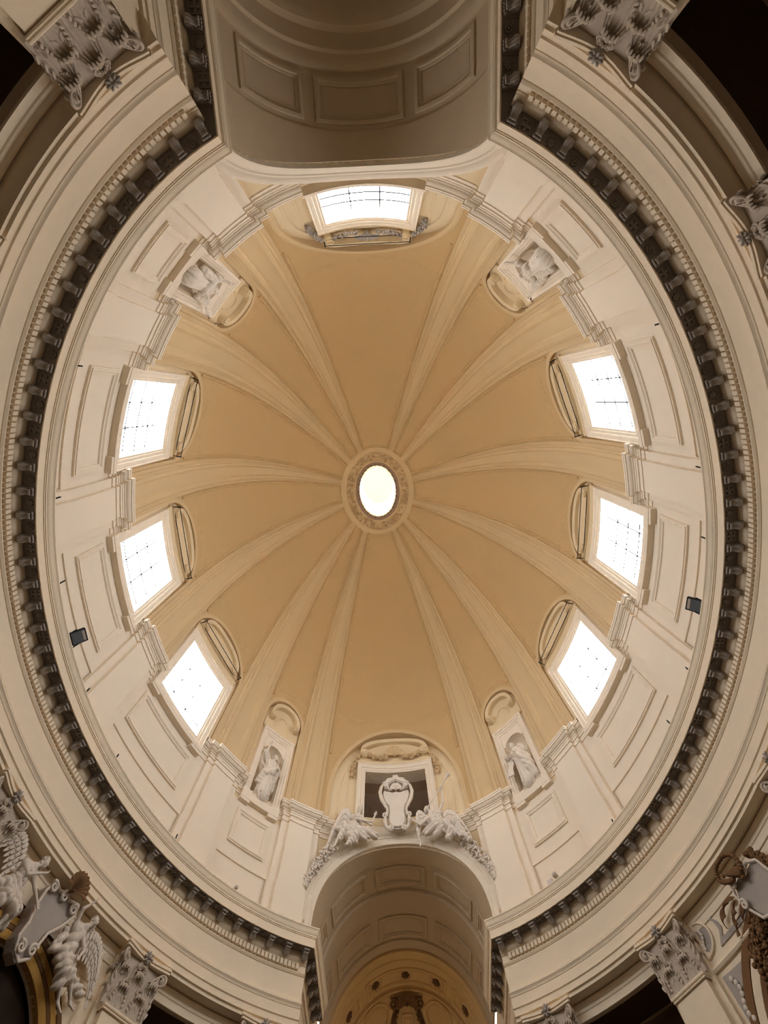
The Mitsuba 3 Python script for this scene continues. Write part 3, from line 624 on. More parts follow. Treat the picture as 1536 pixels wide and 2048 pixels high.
# ---- windows
WIN_PROF = [(.0, -.9), (0, .08), (-.07, .08), (-.09, .11), (-.20, .11), (-.22, .15), (-.30, .17), (-.38, .17), (-.40, .20), (-.44, .20), (-.45, .0)]
WORD = {0: 'right-hand drum window in the middle of its row of three', 180: 'left-hand drum window in the middle of its row of three', 27.35: 'drum window with its grille in view, right of the coat of arms side',
        152.65: 'drum window nearest the coat of arms on the left, grille in view', 207.35: 'upper left drum window beside the statue with outflung arm', 332.65: 'upper right drum window beside the statue with the staff', 270: 'wide drum window above the entrance vault, with dark garland below'}
wi = 0
for kind, cs in BAYS.items():
    for c in cs:
        if kind not in WIN: continue
        s0 = S_of(c); hw, za, zb = WIN[kind]
        if c == 90:
            continue
        wi += 1; w = struct(f'window_{wi}', WORD[c])
        k = obj('surround', sweep([(s0 + a, z) for a, z in rect(-hw, za, hw, zb)], WIN_PROF, wp), WALL, w)
        if kind != 'axis':
            sill = [plate(shift(sbox(-1.88, 3.88, 1.88, 4.06), s0), -.02, .24, wp)] + [plate(shift(sbox(sg * 1.58 - .30, 3.76, sg * 1.58 + .30, 3.90), s0), -.02, .22, wp) for sg in (-1, 1)]
        else: sill = [plate(shift(sbox(-2.1, 4.85, 2.1, 5.0), s0), -.02, .26, wp)]
        obj('sill', cat_m(sill), WALL, w)
        NR, NC, TILT = 4, 3, math.radians(38); hh_ = (zb - za) / NR; dd_ = hh_ * math.tan(TILT)
        for r_ in range(NR):
            for c_i in range(NC):                          # glowing panes; each leans in at its top, added to aim light down
                xa, xb = -hw + 2 * hw * c_i / NC, -hw + 2 * hw * (c_i + 1) / NC; z_ = za + r_ * hh_
                pg = grid(wp(np.array([[(s0 + a, z_, -.92) for a in (xa, xb)], [(s0 + a, z_ + hh_, -.92 + dd_) for a in (xa, xb)]])))
                fn_ = np.cross(*(pg.vertices[pg.faces[0][1:]] - pg.vertices[pg.faces[0][0]]))
                if fn_[2] > 0: pg = mk(pg.vertices, pg.faces[:, ::-1])
                pane = mikit.ply(pg, 'm_pane', smooth=False); pane['emitter'] = {'type': 'area', 'radiance': {'type': 'rgb', 'value': DAY}}; put('pane', pane, w)
            obj('pane_ledge', grid(wp(np.array([[(s0 + a, z_ + hh_, o) for a in np.linspace(-hw, hw, 4)] for o in (-.92 + dd_, -.95)]))), WALL, w)
        nb = 3; xs = np.linspace(-hw, hw, nb + 1)[1:-1]; zs = np.linspace(za, zb, 5)[1:-1]
        for x in xs: obj('glazing_bar', tube(wp(np.array([(s0 + x, z, -.28) for z in np.linspace(za, zb, 9)])), .014, 6), IRON, w)
        for z in zs: obj('glazing_bar', tube(wp(np.array([(s0 + x, z, -.28) for x in np.linspace(-hw, hw, 9)])), .014, 6), IRON, w)
        for x in xs:
            for z in zs:
                p = wp(np.array([s0 + x, z, -.28])); b_ = trimesh.creation.icosphere(1, .04); b_.apply_translation(p); obj('boss', b_, IRON, w)
# pediments over the windows and niches: a fascia block, a scrolled arch and its volutes
def scroll_band(s0, hw, zb, zt, rv, depth, fn, parent, m, nm='scroll_pediment', o0=0.):
    n = 28; a = np.linspace(0, PI, n); rise = zt - zb
    mid = np.c_[np.cos(a) * hw, zb + rise * np.sin(a) ** .8]
    w = .10
    pth = [(s0 + x, z) for x, z in mid]
    band = sweep(pth, [(-w, o0), (-w, depth), (-w * .55, depth + .03), (0, depth + .02), (w * .4, depth - .02), (w, depth - .03), (w, o0)], fn, False, .15)
    ms = [band]
    for s in (-1, 1):
        c = np.array([s0 + s * (hw - rv * .55), zb - rv * .1])
        for k, (r, o) in enumerate(((rv, depth - .02), (rv * .72, depth + .02), (rv * .42, depth + .05), (rv * .2, depth + .08))):
            ms.append(plate(Point(*c).buffer(r, 10), o0, o, fn, None))
        sp_ = spiral([c[0], c[1], depth + .03], rv * .92, 1.8, [s, 0, 0], [0, 1, 0], -s, 36, 90)
        ms.append(tube(fn(sp_), .03, 6))
    return obj(nm, cat_m(ms), m, parent, 40)
def rod(c, s0, hw, z, lab):
    k = thing('iron_curtain_rod', lab, 'curtain rod', 'iron rods over the drum windows')
    for o in (.20, .48): a_, b_ = wp(np.array([(s0 - hw, z, o), (s0 + hw, z, o)])); obj('bar', tube(np.linspace(a_, b_, 4), .017, 6), IRON, k)
    for s in (-1, 1): obj('end_bracket', tube(wp(np.array([(s0 + s * hw, z, o) for o in (-.02, .2, .52)])), .026, 6), IRON, k)
    return k
RODL = {0: 'black iron rod over the right-hand middle window', 180: 'black iron rod over the left-hand middle window', 27.35: 'black iron rod over the lower right window with its grille in view', 152.65: 'black iron rod over the lower left window with its grille in view', 207.35: 'black iron rod over the upper left window', 332.65: 'black iron rod over the upper right window', 270: 'black iron rod with a star over the window above the entrance vault'}
ped = struct('trim_3', 'stucco pediments and scrolls over the drum windows and niches')
for kind, cs in BAYS.items():
    for c in cs:
        s0 = S_of(c)
        if kind in ('side', 'window'):
            obj('fascia', cat_m([plate(shift(sbox(-1.86, 8.19, 1.86, 8.75), s0), -.02, .13, wp), plate(shift(sbox(-1.9, 8.70, 1.9, 8.82), s0), -.02, .24, wp),
                plate(shift(Polygon(lunette('side', -.12)).intersection(sbox(-3, 8.6, 3, 12)), s0), -.03, .10, wp)]), TAN, ped)
            scroll_band(s0, 1.55, 9.0, 10.05, .24, .30, wp, ped, TAN)
            rod(c, s0, 1.82, 8.72, RODL[c])
        elif kind == 'niche':
            obj('fascia', cat_m([plate(shift(sbox(-.98, 7.98, .98, 8.22), s0), -.02, .16, wp), plate(shift(Polygon(lunette('niche', -.06)).intersection(sbox(-3, 8.1, 3, 12)), s0), -.03, .08, wp),
                sweep([(s0 + x, z) for x, z in arc(0, 8.55, .42, .75, 0, 180, 20)], [(-.04, .07), (-.03, .12), (.03, .12), (.04, .07)], wp, False)]), TAN, ped)
            scroll_band(s0, .86, 8.95, 9.95, .2, .36, wp, ped, TAN)
        else:
            obj('fascia', cat_m([plate(shift(sbox(-2.08, 8.5, 2.08, 8.62), s0), -.02, .2, wp), plate(shift(Polygon(lunette('axis', -.4)).intersection(sbox(-2.3, 8.6, 2.3, 12)), s0), -.03, .1, wp)]), TAN, ped)
            scroll_band(s0, 1.85, 9.15, 10.1, .26, .34, wp, ped, TAN)
            # side panels of the wide lunettes
            for sg in (-1, 1):
                zb_, zt_ = 5.1, 8.2
                poly = Polygon(lunette('axis', -.35)).intersection(sbox(2.4, zb_, 3.4, 9)) if sg > 0 else Polygon(lunette('axis', -.35)).intersection(sbox(-3.4, zb_, -2.4, 9))
                pth = np.array(poly.simplify(.01).exterior.coords)[:-1][::-1]
                if not shapely.LinearRing(pth).is_ccw: pth = pth[::-1]
                obj('panel_moulding', sweep(pth + [s0, 0], [(0, 0), (0, .025), (.05, .035), (.09, .01)], wp), TAN, ped)
            # impost moulding from the pilasters to the window frame
            sw = 2.05
            if c == 270: rod(c, s0, 1.9, 9.0, RODL[c])
# blind window behind the arms
s0 = S_of(90); hw, za, zb = WIN['axis']
w7 = struct('window_7', 'blind window with dark panels behind the coat of arms')
obj('surround', sweep([(s0 + a, z) for a, z in rect(-hw, za - .5, hw, zb)], WIN_PROF, wp), WALL, w7)
obj('panel', plate(shift(sbox(-hw - .05, za - .6, hw + .05, zb - .75), s0), -.62, -.55, wp), mat('m_blind', srgb(112, 98, 84), .08, 1., .02, 17.), w7)
obj('panel', plate(shift(sbox(-hw - .05, zb - .76, hw + .05, zb + .05), s0), -.75, -.66, wp), DARK, w7)
# niches
niches = {}
for c in BAYS['niche']:
    s0 = S_of(c); k = put('niche', mikit.ply(cat_m([
        sweep([(s0 + a, z) for a, z in rect(-.62, NZ0 - .02, .62, 7.72)], [(.0, .05), (-.03, .10), (-.10, .10), (-.12, .14), (-.22, .14), (-.24, .19), (-.34, .19), (-.36, 0)], wp),
        plate(shift(sbox(-.98, 3.86, .98, 4.30), s0), -.02, .20, wp), plate(shift(sbox(-.99, 3.74, -.5, 3.9), s0), -.02, .19, wp), plate(shift(sbox(.5, 3.74, .99, 3.9), s0), -.02, .19, wp),
        plate(shift(sbox(-.7, NZS + .2, .7, 7.75).difference(Point(0, NZS).buffer(NICHE_HW, 24)).difference(sbox(-NICHE_HW, 0, NICHE_HW, NZS)), s0), -.02, .05, wp)]), WALL, smooth=35), drum)
    F = frame(T_of(s0), D0, 0); a = np.linspace(0, PI, 24)
    hollow = np.array([[(NICHE_HW * math.cos(q), -.06 + .06 + NICHE_HW * 1.15 * math.sin(q), z) for q in a] for z in (NZ0, NZS)])
    head = np.array([[(NICHE_HW * math.cos(q) * math.cos(e), NICHE_HW * 1.15 * math.sin(q) * math.cos(e), NZS + NICHE_HW * math.sin(e)) for q in a] for e in np.linspace(0, PI / 2, 12)])
    flo = np.array([[(f * NICHE_HW * math.cos(q), f * NICHE_HW * 1.15 * math.sin(q), NZ0) for q in a] for f in (0, 1)])
    im = np.array([[((NICHE_HW - dr_) * math.cos(q), (NICHE_HW - dr_) * 1.15 * math.sin(q), z) for q in a] for dr_, z in ((0, NZS - .10), (.03, NZS - .08), (.03, NZS - .04), (.05, NZS - .02), (.05, NZS + .02), (0, NZS + .03))])
    obj('hollow', xf(cat_m([grid(hollow), grid(head), grid(flo), grid(im)]), F), WALL, k, 40)
    niches[c] = F

# ================================================================= SCULPTURE
def FF(deg, d, z=0.):
    """proper frame: X to the viewer's right, Y into the wall, Z up"""
    F = frame(math.radians(deg), d, z); F[:3, 0] *= -1; return F
def warp(m, deg, d):
    """local (X right, Y into the wall, Z up) wrapped along the curved wall"""
    v = np.array(m.vertices); p, n = ell(T_of(S_of(deg) - v[:, 0]), d + v[:, 1]); return mk(np.c_[p, v[:, 2] + ZL], m.faces)
def wrapper(deg, d): return lambda m: warp(m, deg, d)
class Field:
    """a distance field on a grid, built up by smooth unions, meshed by surface nets"""
    def __init__(self, lo, hi, h):
        self.lo, self.h = np.array(lo, float), h; self.n = np.ceil((np.array(hi) - self.lo) / h).astype(int) + 1
        self.F = np.full(self.n, 1.0, np.float32)
        self.ax = [self.lo[i] + h * np.arange(self.n[i]) for i in range(3)]
    def block(self, lo, hi):
        a = np.maximum(((np.array(lo) - self.lo) / self.h).astype(int), 0); b = np.minimum(((np.array(hi) - self.lo) / self.h).astype(int) + 2, self.n)
        if (b <= a).any(): return None, None
        return tuple(slice(i, j) for i, j in zip(a, b)), [self.ax[0][a[0]:b[0], None, None], self.ax[1][None, a[1]:b[1], None], self.ax[2][None, None, a[2]:b[2]]]
    def merge(self, sl, d, k, sub=False):
        f = self.F[sl]
        if sub: d = -d; hh = np.maximum(k - np.abs(f - d), 0) / k; self.F[sl] = np.maximum(f, d) + hh * hh * k / 4
        else: hh = np.maximum(k - np.abs(f - d), 0) / k; self.F[sl] = np.minimum(f, d) - hh * hh * k / 4
    def cone(self, a, b, ra, rb, k=.03, flat=None, sub=False):
        a, b = np.array(a, float), np.array(b, float); m = max(ra, rb) + k + 3 * self.h
        sl, (X, Y, Z) = self.block(np.minimum(a, b) - m, np.maximum(a, b) + m)
        if sl is None: return
        e = b - a; L = max(e @ e, 1e-9); t = np.clip(((X - a[0]) * e[0] + (Y - a[1]) * e[1] + (Z - a[2]) * e[2]) / L, 0, 1)
        dx, dy, dz = X - a[0] - t * e[0], Y - a[1] - t * e[1], Z - a[2] - t * e[2]
        if flat is not None: dx, dy, dz = dx / flat[0], dy / flat[1], dz / flat[2]
        self.merge(sl, np.sqrt(dx * dx + dy * dy + dz * dz) - (ra + (rb - ra) * t), k, sub)
    def ball(self, c, r, k=.02, sub=False):
        r = np.broadcast_to(r, 3).astype(float); c = np.array(c, float); m = r.max() + k + 3 * self.h
        sl, g = self.block(c - m, c + m)
        if sl is None: return
        q = np.sqrt(sum(((x - v) / s) ** 2 for x, v, s in zip(g, c, r))); self.merge(sl, (q - 1) * r.min(), k, sub)
    def folds(self, phase, amp, mask=None):
        """carve folds: phase(X, Y, Z) in radians; valleys are sharp"""
        X, Y, Z = np.meshgrid(*self.ax, indexing='ij', sparse=True)
        near = np.abs(self.F) < .12; idx = np.nonzero(near)
        x, y, z = (self.ax[i][idx[i]] for i in range(3))
        p = phase(x, y, z); w = amp if mask is None else amp * mask(x, y, z)
        self.F[idx] -= (w * (np.abs(np.sin(p / 2)) - .55)).astype(np.float32)
    def mesh(self, smooth=2):
        F = self.F; s = F < 0; nx, ny, nz = self.n - 1
        acc = np.zeros((nx, ny, nz, 3), np.float32); cnt = np.zeros((nx, ny, nz), np.int16)
        for ax in range(3):
            o = [i for i in range(3) if i != ax]
            sl0 = [slice(None)] * 3; sl1 = [slice(None)] * 3; sl0[ax] = slice(0, -1); sl1[ax] = slice(1, None)
            f0, f1 = F[tuple(sl0)], F[tuple(sl1)]; cr = np.argwhere((f0 < 0) != (f1 < 0))
            if not len(cr): continue
            a, b = f0[tuple(cr.T)], f1[tuple(cr.T)]; p = cr.astype(np.float32); p[:, ax] += a / (a - b)
            for du in (0, 1):
                for dv in (0, 1):
                    c = cr.copy(); c[:, o[0]] -= du; c[:, o[1]] -= dv
                    ok = ((c >= 0) & (c < [nx, ny, nz])).all(1); ci = tuple(c[ok].T)
                    np.add.at(acc, ci, p[ok]); np.add.at(cnt, ci, 1)
        on = cnt > 0; vid = -np.ones((nx, ny, nz), np.int64); vid[on] = np.arange(on.sum())
        V = acc[on] / cnt[on][:, None] * self.h + self.lo; faces = []
        for ax in range(3):
            o = [i for i in range(3) if i != ax]; sl0 = [slice(None)] * 3; sl1 = [slice(None)] * 3; sl0[ax] = slice(0, -1); sl1[ax] = slice(1, None)
            f0 = F[tuple(sl0)] < 0; f1 = F[tuple(sl1)] < 0; cr = np.argwhere(f0 != f1)
            cr = cr[(cr[:, o[0]] > 0) & (cr[:, o[1]] > 0) & (cr[:, o[0]] < self.n[o[0]] - 1) & (cr[:, o[1]] < self.n[o[1]] - 1)]
            if not len(cr): continue
            q = []
            for du, dv in ((1, 1), (0, 1), (0, 0), (1, 0)):
                c = cr.copy(); c[:, o[0]] -= du; c[:, o[1]] -= dv; q.append(vid[tuple(c.T)])
            q = np.stack(q, 1); fl = f0[tuple(cr.T)] ^ (ax == 1); q[~fl] = q[~fl][:, ::-1]; faces.append(q)
        q = np.vstack(faces); m = mk(V, np.vstack([q[:, [0, 1, 2]], q[:, [0, 2, 3]]]))
        if smooth: trimesh.smoothing.filter_taubin(m, iterations=smooth)
        return m
def nz3(x, y, z, f, seed): return meshkit.noise(np.stack([x * f, y * f, z * f], -1) + seed, seed)
def unit(v): v = np.array(v, float); return v / (np.linalg.norm(v) + 1e-12)
def figure(J, k, face=(0, -1, 0), up=(0, 0, 1), h=.016, feet=True, hands=((0, 0, 1), (0, 0, 1)), child=False):
    """body as ONE surface; J in metres, k = body scale (1 = 1.75 m tall)"""
    P = np.array(list(J.values()), float); f = Field(P.min(0) - .30 * k, P.max(0) + .36 * k, h)
    hd = np.array(J['head'], float); fd, u = unit(face), unit(up); u = unit(u - fd * (u @ fd)); r = np.cross(fd, u)
    at_ = lambda a, b, c: hd + k * (a * r + b * fd + c * u)
    hs_ = 1.08
    f.ball(hd, np.array([.088, .10, .115]) * k * hs_, .02); f.cone(at_(0, .035, -.05), at_(0, .05, -.085), .062 * k, .042 * k, .03)
    f.cone(at_(0, .098, .015), at_(0, .122, -.022), .011 * k, .018 * k, .012)                                    # nose
    f.cone(at_(-.045, .086, .034), at_(.045, .086, .034), .018 * k, .018 * k, .012)                           # brow
    for s in (-1, 1):
        f.ball(at_(s * .037, .108, .012), .017 * k, .008, True); f.ball(at_(s * .036, .092, .008), .014 * k, .004)     # eye sockets, eyes
        f.ball(at_(s * .05, .072, -.03), .03 * k, .02); f.ball(at_(s * .092, -.005, -.005), np.array([.016, .026, .034]) * k, .008)   # cheeks, ears
    f.cone(at_(-.022, .102, -.060), at_(.022, .102, -.060), .011 * k, .011 * k, .006); f.cone(at_(-.018, .114, -.052), at_(.018, .114, -.052), .004 * k, .004 * k, .004, sub=True)
    f.ball(at_(0, .092, -.090), .022 * k, .015)
    nk, ch, pv = (np.array(J[q], float) for q in ('neck', 'chest', 'pelvis'))
    f.cone(nk, hd - .05 * k * u, .062 * k, .056 * k, .03)
    sl_, sr_ = np.array(J['shl'], float), np.array(J['shr'], float)
    f.cone(ch + (sl_ - ch) * .55, ch + (sr_ - ch) * .55, .125 * k, .125 * k, .06); f.cone(ch, (ch + pv) / 2, .145 * k, .12 * k, .06); f.cone((ch + pv) / 2, pv, .12 * k, .15 * k, .06)
    f.cone(nk, sl_, .06 * k, .07 * k, .06); f.cone(nk, sr_, .06 * k, .07 * k, .06)
    for s, (sh, el, ha), hn in (('l', ('shl', 'ell', 'hal'), hands[0]), ('r', ('shr', 'elr', 'har'), hands[1])):
        a, e, w = (np.array(J[q], float) for q in (sh, el, ha))
        f.cone(a, e, .064 * k, .048 * k, .04); f.cone(e, w, .048 * k, .033 * k, .025)
        d = unit(w - e); hn = unit(hn); hn = unit(hn - d * (hn @ d)); sd = np.cross(d, hn)                       # hand: palm normal hn
        pc = w + d * .055 * k
        f.cone(w + d * .02 * k - sd * .014 * k, pc + d * .03 * k - sd * .022 * k, .024 * k, .024 * k, .015); f.cone(w + d * .02 * k + sd * .014 * k, pc + d * .03 * k + sd * .022 * k, .024 * k, .022 * k, .015)
        for q, (off, ln) in enumerate(((-.033, .070), (-.011, .082), (.011, .078), (.032, .062))):
            b0 = pc + d * .04 * k + sd * off * k; b1 = b0 + (d * .62 + sd * off * 3.2 + hn * .22) * ln * .6 * k; b2 = b1 + (d * .5 + hn * .42 + sd * off * 1.5) * ln * .5 * k
            f.cone(b0, b1, .0125 * k, .0115 * k, .004); f.cone(b1, b2, .0115 * k, .009 * k, .004)
        t0 = w + d * .03 * k - sd * .03 * k; t1 = t0 + (d * .5 - sd * .75 + hn * .3) * .05 * k; f.cone(t0, t1, .016 * k, .013 * k, .008); f.cone(t1, t1 + (d * .8 - sd * .2 + hn * .3) * .035 * k, .013 * k, .010 * k, .004)
    for hp, kn, an in (('hil', 'knl', 'anl'), ('hir', 'knr', 'anr')):
        if hp not in J: continue
        a, e, w = (np.array(J[q], float) for q in (hp, kn, an))
        f.cone(a, e, .095 * k, .064 * k, .06); f.cone(e, e + (w - e) * .35, .062 * k, .062 * k, .03); f.cone(e + (w - e) * .3, w, .060 * k, .036 * k, .03)
        if feet:
            t = np.array(J.get(an + '_toe', w + np.array([0, -.2, -.05]) * k), float); f.cone(w, w + (t - w) * .2 + [0, 0, -.02 * k], .04 * k, .04 * k, .02); f.cone(w + [0, 0, -.015 * k], t, .038 * k, .024 * k, .02)
    return f
def hair_mesh(J, k, face, up=(0, 0, 1), beard=False, long=False, seed=1):
    hd = np.array(J['head'], float); fd, u = unit(face), unit(up); u = unit(u - fd * (u @ fd)); r = np.cross(fd, u); g = np.random.default_rng(seed); ms = []
    def curl(a, b, c, rad): ms.append(blob(hd + k * (a * r + b * fd + c * u), np.array([rad, rad * .8, rad]) * k * g.uniform(.8, 1.2, 3), 1))
    for q in range(70):
        th, ph = g.uniform(0, 2 * PI), math.acos(g.uniform(-.35, 1)); a, b, c = .098 * math.sin(ph) * math.cos(th), .108 * math.sin(ph) * math.sin(th), .125 * math.cos(ph)
        if b > .045 and c < .062: continue
        curl(a, b - .012, c + .008, .027)
    if long:
        for q in range(24): th = g.uniform(PI * .9, PI * 2.1); curl(.10 * math.cos(th), .09 * math.sin(th) - .02, -.03 - .12 * g.uniform(), .03)
    if beard:
        for q in range(30): curl(g.uniform(-.055, .055), .085 + g.uniform(-.02, .02), -.075 - .10 * g.uniform(), .024)
    return cat_m(ms)
STAT_L = {126.1: 'white saint statue with one arm raised high, niche left of the coat of arms', 53.9: 'bearded white saint statue in a heavy cloak, niche right of the coat of arms',
          233.9: 'white stucco saint with an outflung arm, in the upper left niche', 306.1: 'white stucco saint leaning a staff, in the upper right niche'}
def robe_field(J, k, cones, h=.017):
    P = np.array([c[0] for c in cones] + [c[1] for c in cones], float); R_ = max(max(c[2], c[3]) for c in cones)
    f = Field(P.min(0) - R_ - .06, P.max(0) + R_ + .06, h)
    for a, b, ra, rb, *fl in cones: f.cone(a, b, ra, rb, .05 * k, fl[0] if fl else None)
    return f
def fold_phase(n, cx, cy, seed, lin=None, warp=2.2, f=1.6):
    if lin is None: return lambda x, y, z: n * np.arctan2(y - cy, x - cx) + warp * nz3(x, y, z * .5, f, seed) * 2 * PI / 2
    v = np.array(lin, float); return lambda x, y, z: x * v[0] + y * v[1] + z * v[2] + warp * nz3(x, y, z, f, seed) * PI
def build_statue(key_name, deg, lab, J, k, face, hair_opts, skirt, cloak, up=(0, 0, 1), d=.95, z=NZ0, hands=((0, -1, 0), (0, -1, 0)), cat='statue', group='stucco saints in the drum niches', fold_n=17, extra=None):
    F = FF(deg, d, z); key = thing(key_name, lab, cat, group)
    obj('body', xf(figure(J, k, face, up, hands=hands).mesh(), F), STATUE, key, True)
    obj('hair', xf(hair_mesh(J, k, face, up, **hair_opts), F), STATUE, key, True)
    for nm, cones, ph, amp in (('robe', skirt[0], skirt[1], skirt[2]), ('cloak', cloak[0], cloak[1], cloak[2])):
        if not cones: continue
        f = robe_field(J, k, cones)
        for p_, a_ in zip(ph, amp): f.folds(p_, a_)
        obj(nm, xf(f.mesh(2), F), STATUE, key, True)
    return key, F
def sc(J, k, o=(0, 0, 0)): return {q: np.array(v, float) * k + np.array(o) for q, v in J.items()}
k = 1.34; o = (0, -.10, .06)
J1 = sc(dict(pelvis=(-.02, 0, .95), chest=(.0, -.03, 1.30), neck=(.02, -.04, 1.47), head=(.07, -.09, 1.60), shl=(-.19, -.02, 1.42), ell=(-.36, -.12, 1.58), hal=(-.33, -.22, 1.86), shr=(.19, -.02, 1.38), elr=(.31, -.10, 1.12), har=(.20, -.27, 1.02),
     hil=(-.10, 0, .92), knl=(-.13, -.10, .50), anl=(-.16, -.02, .07), hir=(.10, 0, .92), knr=(.13, -.16, .52), anr=(.16, -.04, .07)), k, o)
c_ = lambda p: tuple(np.array(p) * k + np.array(o))
skirt = [(c_((0, -.02, 1.30)), c_((-.01, -.01, .95)), .20 * k, .19 * k), (c_((-.02, -.02, .98)), c_((-.03, -.03, .10)), .20 * k, .27 * k, (1, .8, 1)), (J1['shl'], J1['ell'], .10 * k, .10 * k), (J1['shr'], J1['elr'], .10 * k, .11 * k)]
cloak = [(c_((-.16, -.06, 1.38)), c_((.14, -.16, 1.02)), .07 * k, .10 * k), (c_((.20, -.14, 1.04)), c_((-.14, -.17, .80)), .11 * k, .10 * k), (c_((-.20, -.10, .86)), c_((-.26, -.02, .45)), .10 * k, .13 * k), (c_((.24, -.1, 1.0)), c_((.24, .0, .40)), .10 * k, .11 * k)]
build_statue('saint_statue', 126.1, STAT_L[126.1], J1, k, (.5, -.75, .25), dict(seed=1, beard=True), (skirt, [fold_phase(14, o[0], o[1] + .1, 1), fold_phase(0, 0, 0, 5, (22, 0, 9))], [.045, .018]), (cloak, [fold_phase(0, 0, 0, 2, (10, 0, 30)), fold_phase(0, 0, 0, 9, (26, 0, -8))], [.045, .02]), hands=((0, -1, .3), (.3, -.2, 1)))
J2 = sc(dict(pelvis=(.02, 0, .95), chest=(.0, -.04, 1.30), neck=(-.03, -.07, 1.46), head=(-.06, -.13, 1.57), shl=(-.19, -.03, 1.38), ell=(-.30, -.10, 1.12), hal=(-.34, -.26, 1.08), shr=(.19, -.02, 1.40), elr=(.30, -.12, 1.14), har=(.08, -.28, 1.18),
     hil=(-.10, 0, .92), knl=(-.12, -.14, .50), anl=(-.13, -.03, .07), hir=(.10, 0, .92), knr=(.14, -.08, .50), anr=(.15, 0, .07)), k, o)
skirt = [(c_((0, -.03, 1.32)), c_((.01, -.01, .95)), .21 * k, .20 * k), (c_((0, -.03, .98)), c_((.02, -.04, .08)), .20 * k, .25 * k, (1, .85, 1)), (J2['shl'], J2['ell'], .10 * k, .11 * k), (J2['shr'], J2['elr'], .11 * k, .12 * k)]
cloak = [(c_((.14, -.07, 1.42)), c_((-.12, -.14, 1.26)), .09 * k, .09 * k), (c_((.20, -.08, 1.36)), c_((.28, -.06, .55)), .14 * k, .17 * k), (c_((-.08, -.14, 1.20)), c_((.22, -.18, .86)), .10 * k, .12 * k), (c_((.10, -.22, 1.12)), c_((.26, -.12, .40)), .10 * k, .12 * k), (c_((.28, -.05, .60)), c_((.33, .0, .14)), .13 * k, .14 * k)]
key, F2 = build_statue('saint_statue', 53.9, STAT_L[53.9], J2, k, (-.45, -.75, -.3), dict(seed=2, beard=True), (skirt, [fold_phase(12, o[0], o[1] + .1, 3), fold_phase(0, 0, 0, 6, (24, 0, 4))], [.04, .018]), (cloak, [fold_phase(0, 0, 0, 4, (24, 0, 16)), fold_phase(0, 0, 0, 8, (12, 0, -28))], [.05, .02]), hands=((-.2, -.4, 1), (0, -1, .2)))
# the scroll that hangs from his left arm
sp_ = np.array([(-.36 + .05 * math.sin(q * 5), -.24 + .05 * math.cos(q * 4), 1.08 - .62 * q) for q in np.linspace(0, 1, 20)]) * k + np.array(o); wv = np.array([.10, .03, .0]) * k
v_ = np.stack([sp_ - wv, sp_ - wv * .3 + [0, -.02, 0], sp_ + wv * .3 + [0, -.02, 0], sp_ + wv], 1)
ks = thing('stone_scroll', 'pale stone scroll hanging from the arm of the bearded cloaked saint', 'scroll')
obj('sheet', xf(cat_m([grid(v_), grid(v_ + np.array([0, .03, 0])), tube(np.stack([sp_[-1] - wv, sp_[-1] + wv]), .05, 8), tube(np.stack([sp_[0] - wv, sp_[0] + wv]), .06, 8)]), F2), STATUE, ks, 40)
obj('foliage_head', xf(cat_m([blob(sp_[0] + np.array(p), .055, 1) for p in np.random.default_rng(4).normal(0, .07, (26, 3)) + [-.02, -.03, .10]]), F2), STATUE, ks, True)
J3 = sc(dict(pelvis=(0, 0, .95), chest=(-.02, -.03, 1.30), neck=(-.03, -.05, 1.47), head=(-.06, -.11, 1.60), shl=(-.21, -.02, 1.40), ell=(-.36, -.14, 1.24), hal=(-.46, -.34, 1.34), shr=(.17, -.03, 1.42), elr=(.36, -.12, 1.52), har=(.56, -.24, 1.74),
     hil=(-.10, 0, .92), knl=(-.12, -.16, .52), anl=(-.14, -.03, .07), hir=(.10, 0, .92), knr=(.12, -.06, .50), anr=(.15, 0, .07)), k, o)
skirt = [(c_((-.01, -.03, 1.32)), c_((0, -.01, .95)), .20 * k, .20 * k), (c_((0, -.03, .98)), c_((.0, -.06, .08)), .20 * k, .27 * k, (1, .85, 1)), (J3['shl'], J3['ell'], .10 * k, .12 * k), (J3['shr'], J3['elr'], .10 * k, .12 * k)]
cloak = [(c_((.14, -.1, 1.40)), c_((-.16, -.16, 1.0)), .07 * k, .10 * k), (c_((-.2, -.16, 1.04)), c_((.14, -.2, .84)), .11 * k, .11 * k), (c_((-.28, -.14, 1.2)), c_((-.28, -.06, .5)), .10 * k, .13 * k), (J3['elr'], c_((.36, -.04, 1.1)), .10 * k, .07 * k)]
build_statue('saint_statue', 233.9, STAT_L[233.9], J3, k, (.3, -.8, .3), dict(seed=3, beard=False), (skirt, [fold_phase(13, o[0], o[1] + .1, 11), fold_phase(0, 0, 0, 15, (22, 0, 7))], [.045, .018]), (cloak, [fold_phase(0, 0, 0, 12, (9, 0, 30)), fold_phase(0, 0, 0, 19, (26, 0, -8))], [.045, .02]), hands=((0, -.4, 1), (0, -1, 0)))
J4 = sc(dict(pelvis=(0, 0, .95), chest=(.0, -.03, 1.30), neck=(.0, -.06, 1.47), head=(.03, -.12, 1.60), shl=(-.20, -.03, 1.41), ell=(-.40, -.14, 1.42), hal=(-.48, -.30, 1.66), shr=(.19, -.02, 1.40), elr=(.36, -.14, 1.26), har=(.55, -.28, 1.34),
     hil=(-.10, 0, .92), knl=(-.12, -.06, .50), anl=(-.14, -.02, .07), hir=(.10, 0, .92), knr=(.14, -.16, .52), anr=(.16, -.04, .07)), k, o)
skirt = [(c_((0, -.03, 1.32)), c_((.0, -.01, .95)), .21 * k, .20 * k), (c_((0, -.03, .98)), c_((.01, -.05, .08)), .20 * k, .27 * k, (1, .85, 1)), (J4['shl'], J4['ell'], .11 * k, .13 * k), (J4['shr'], J4['elr'], .10 * k, .10 * k)]
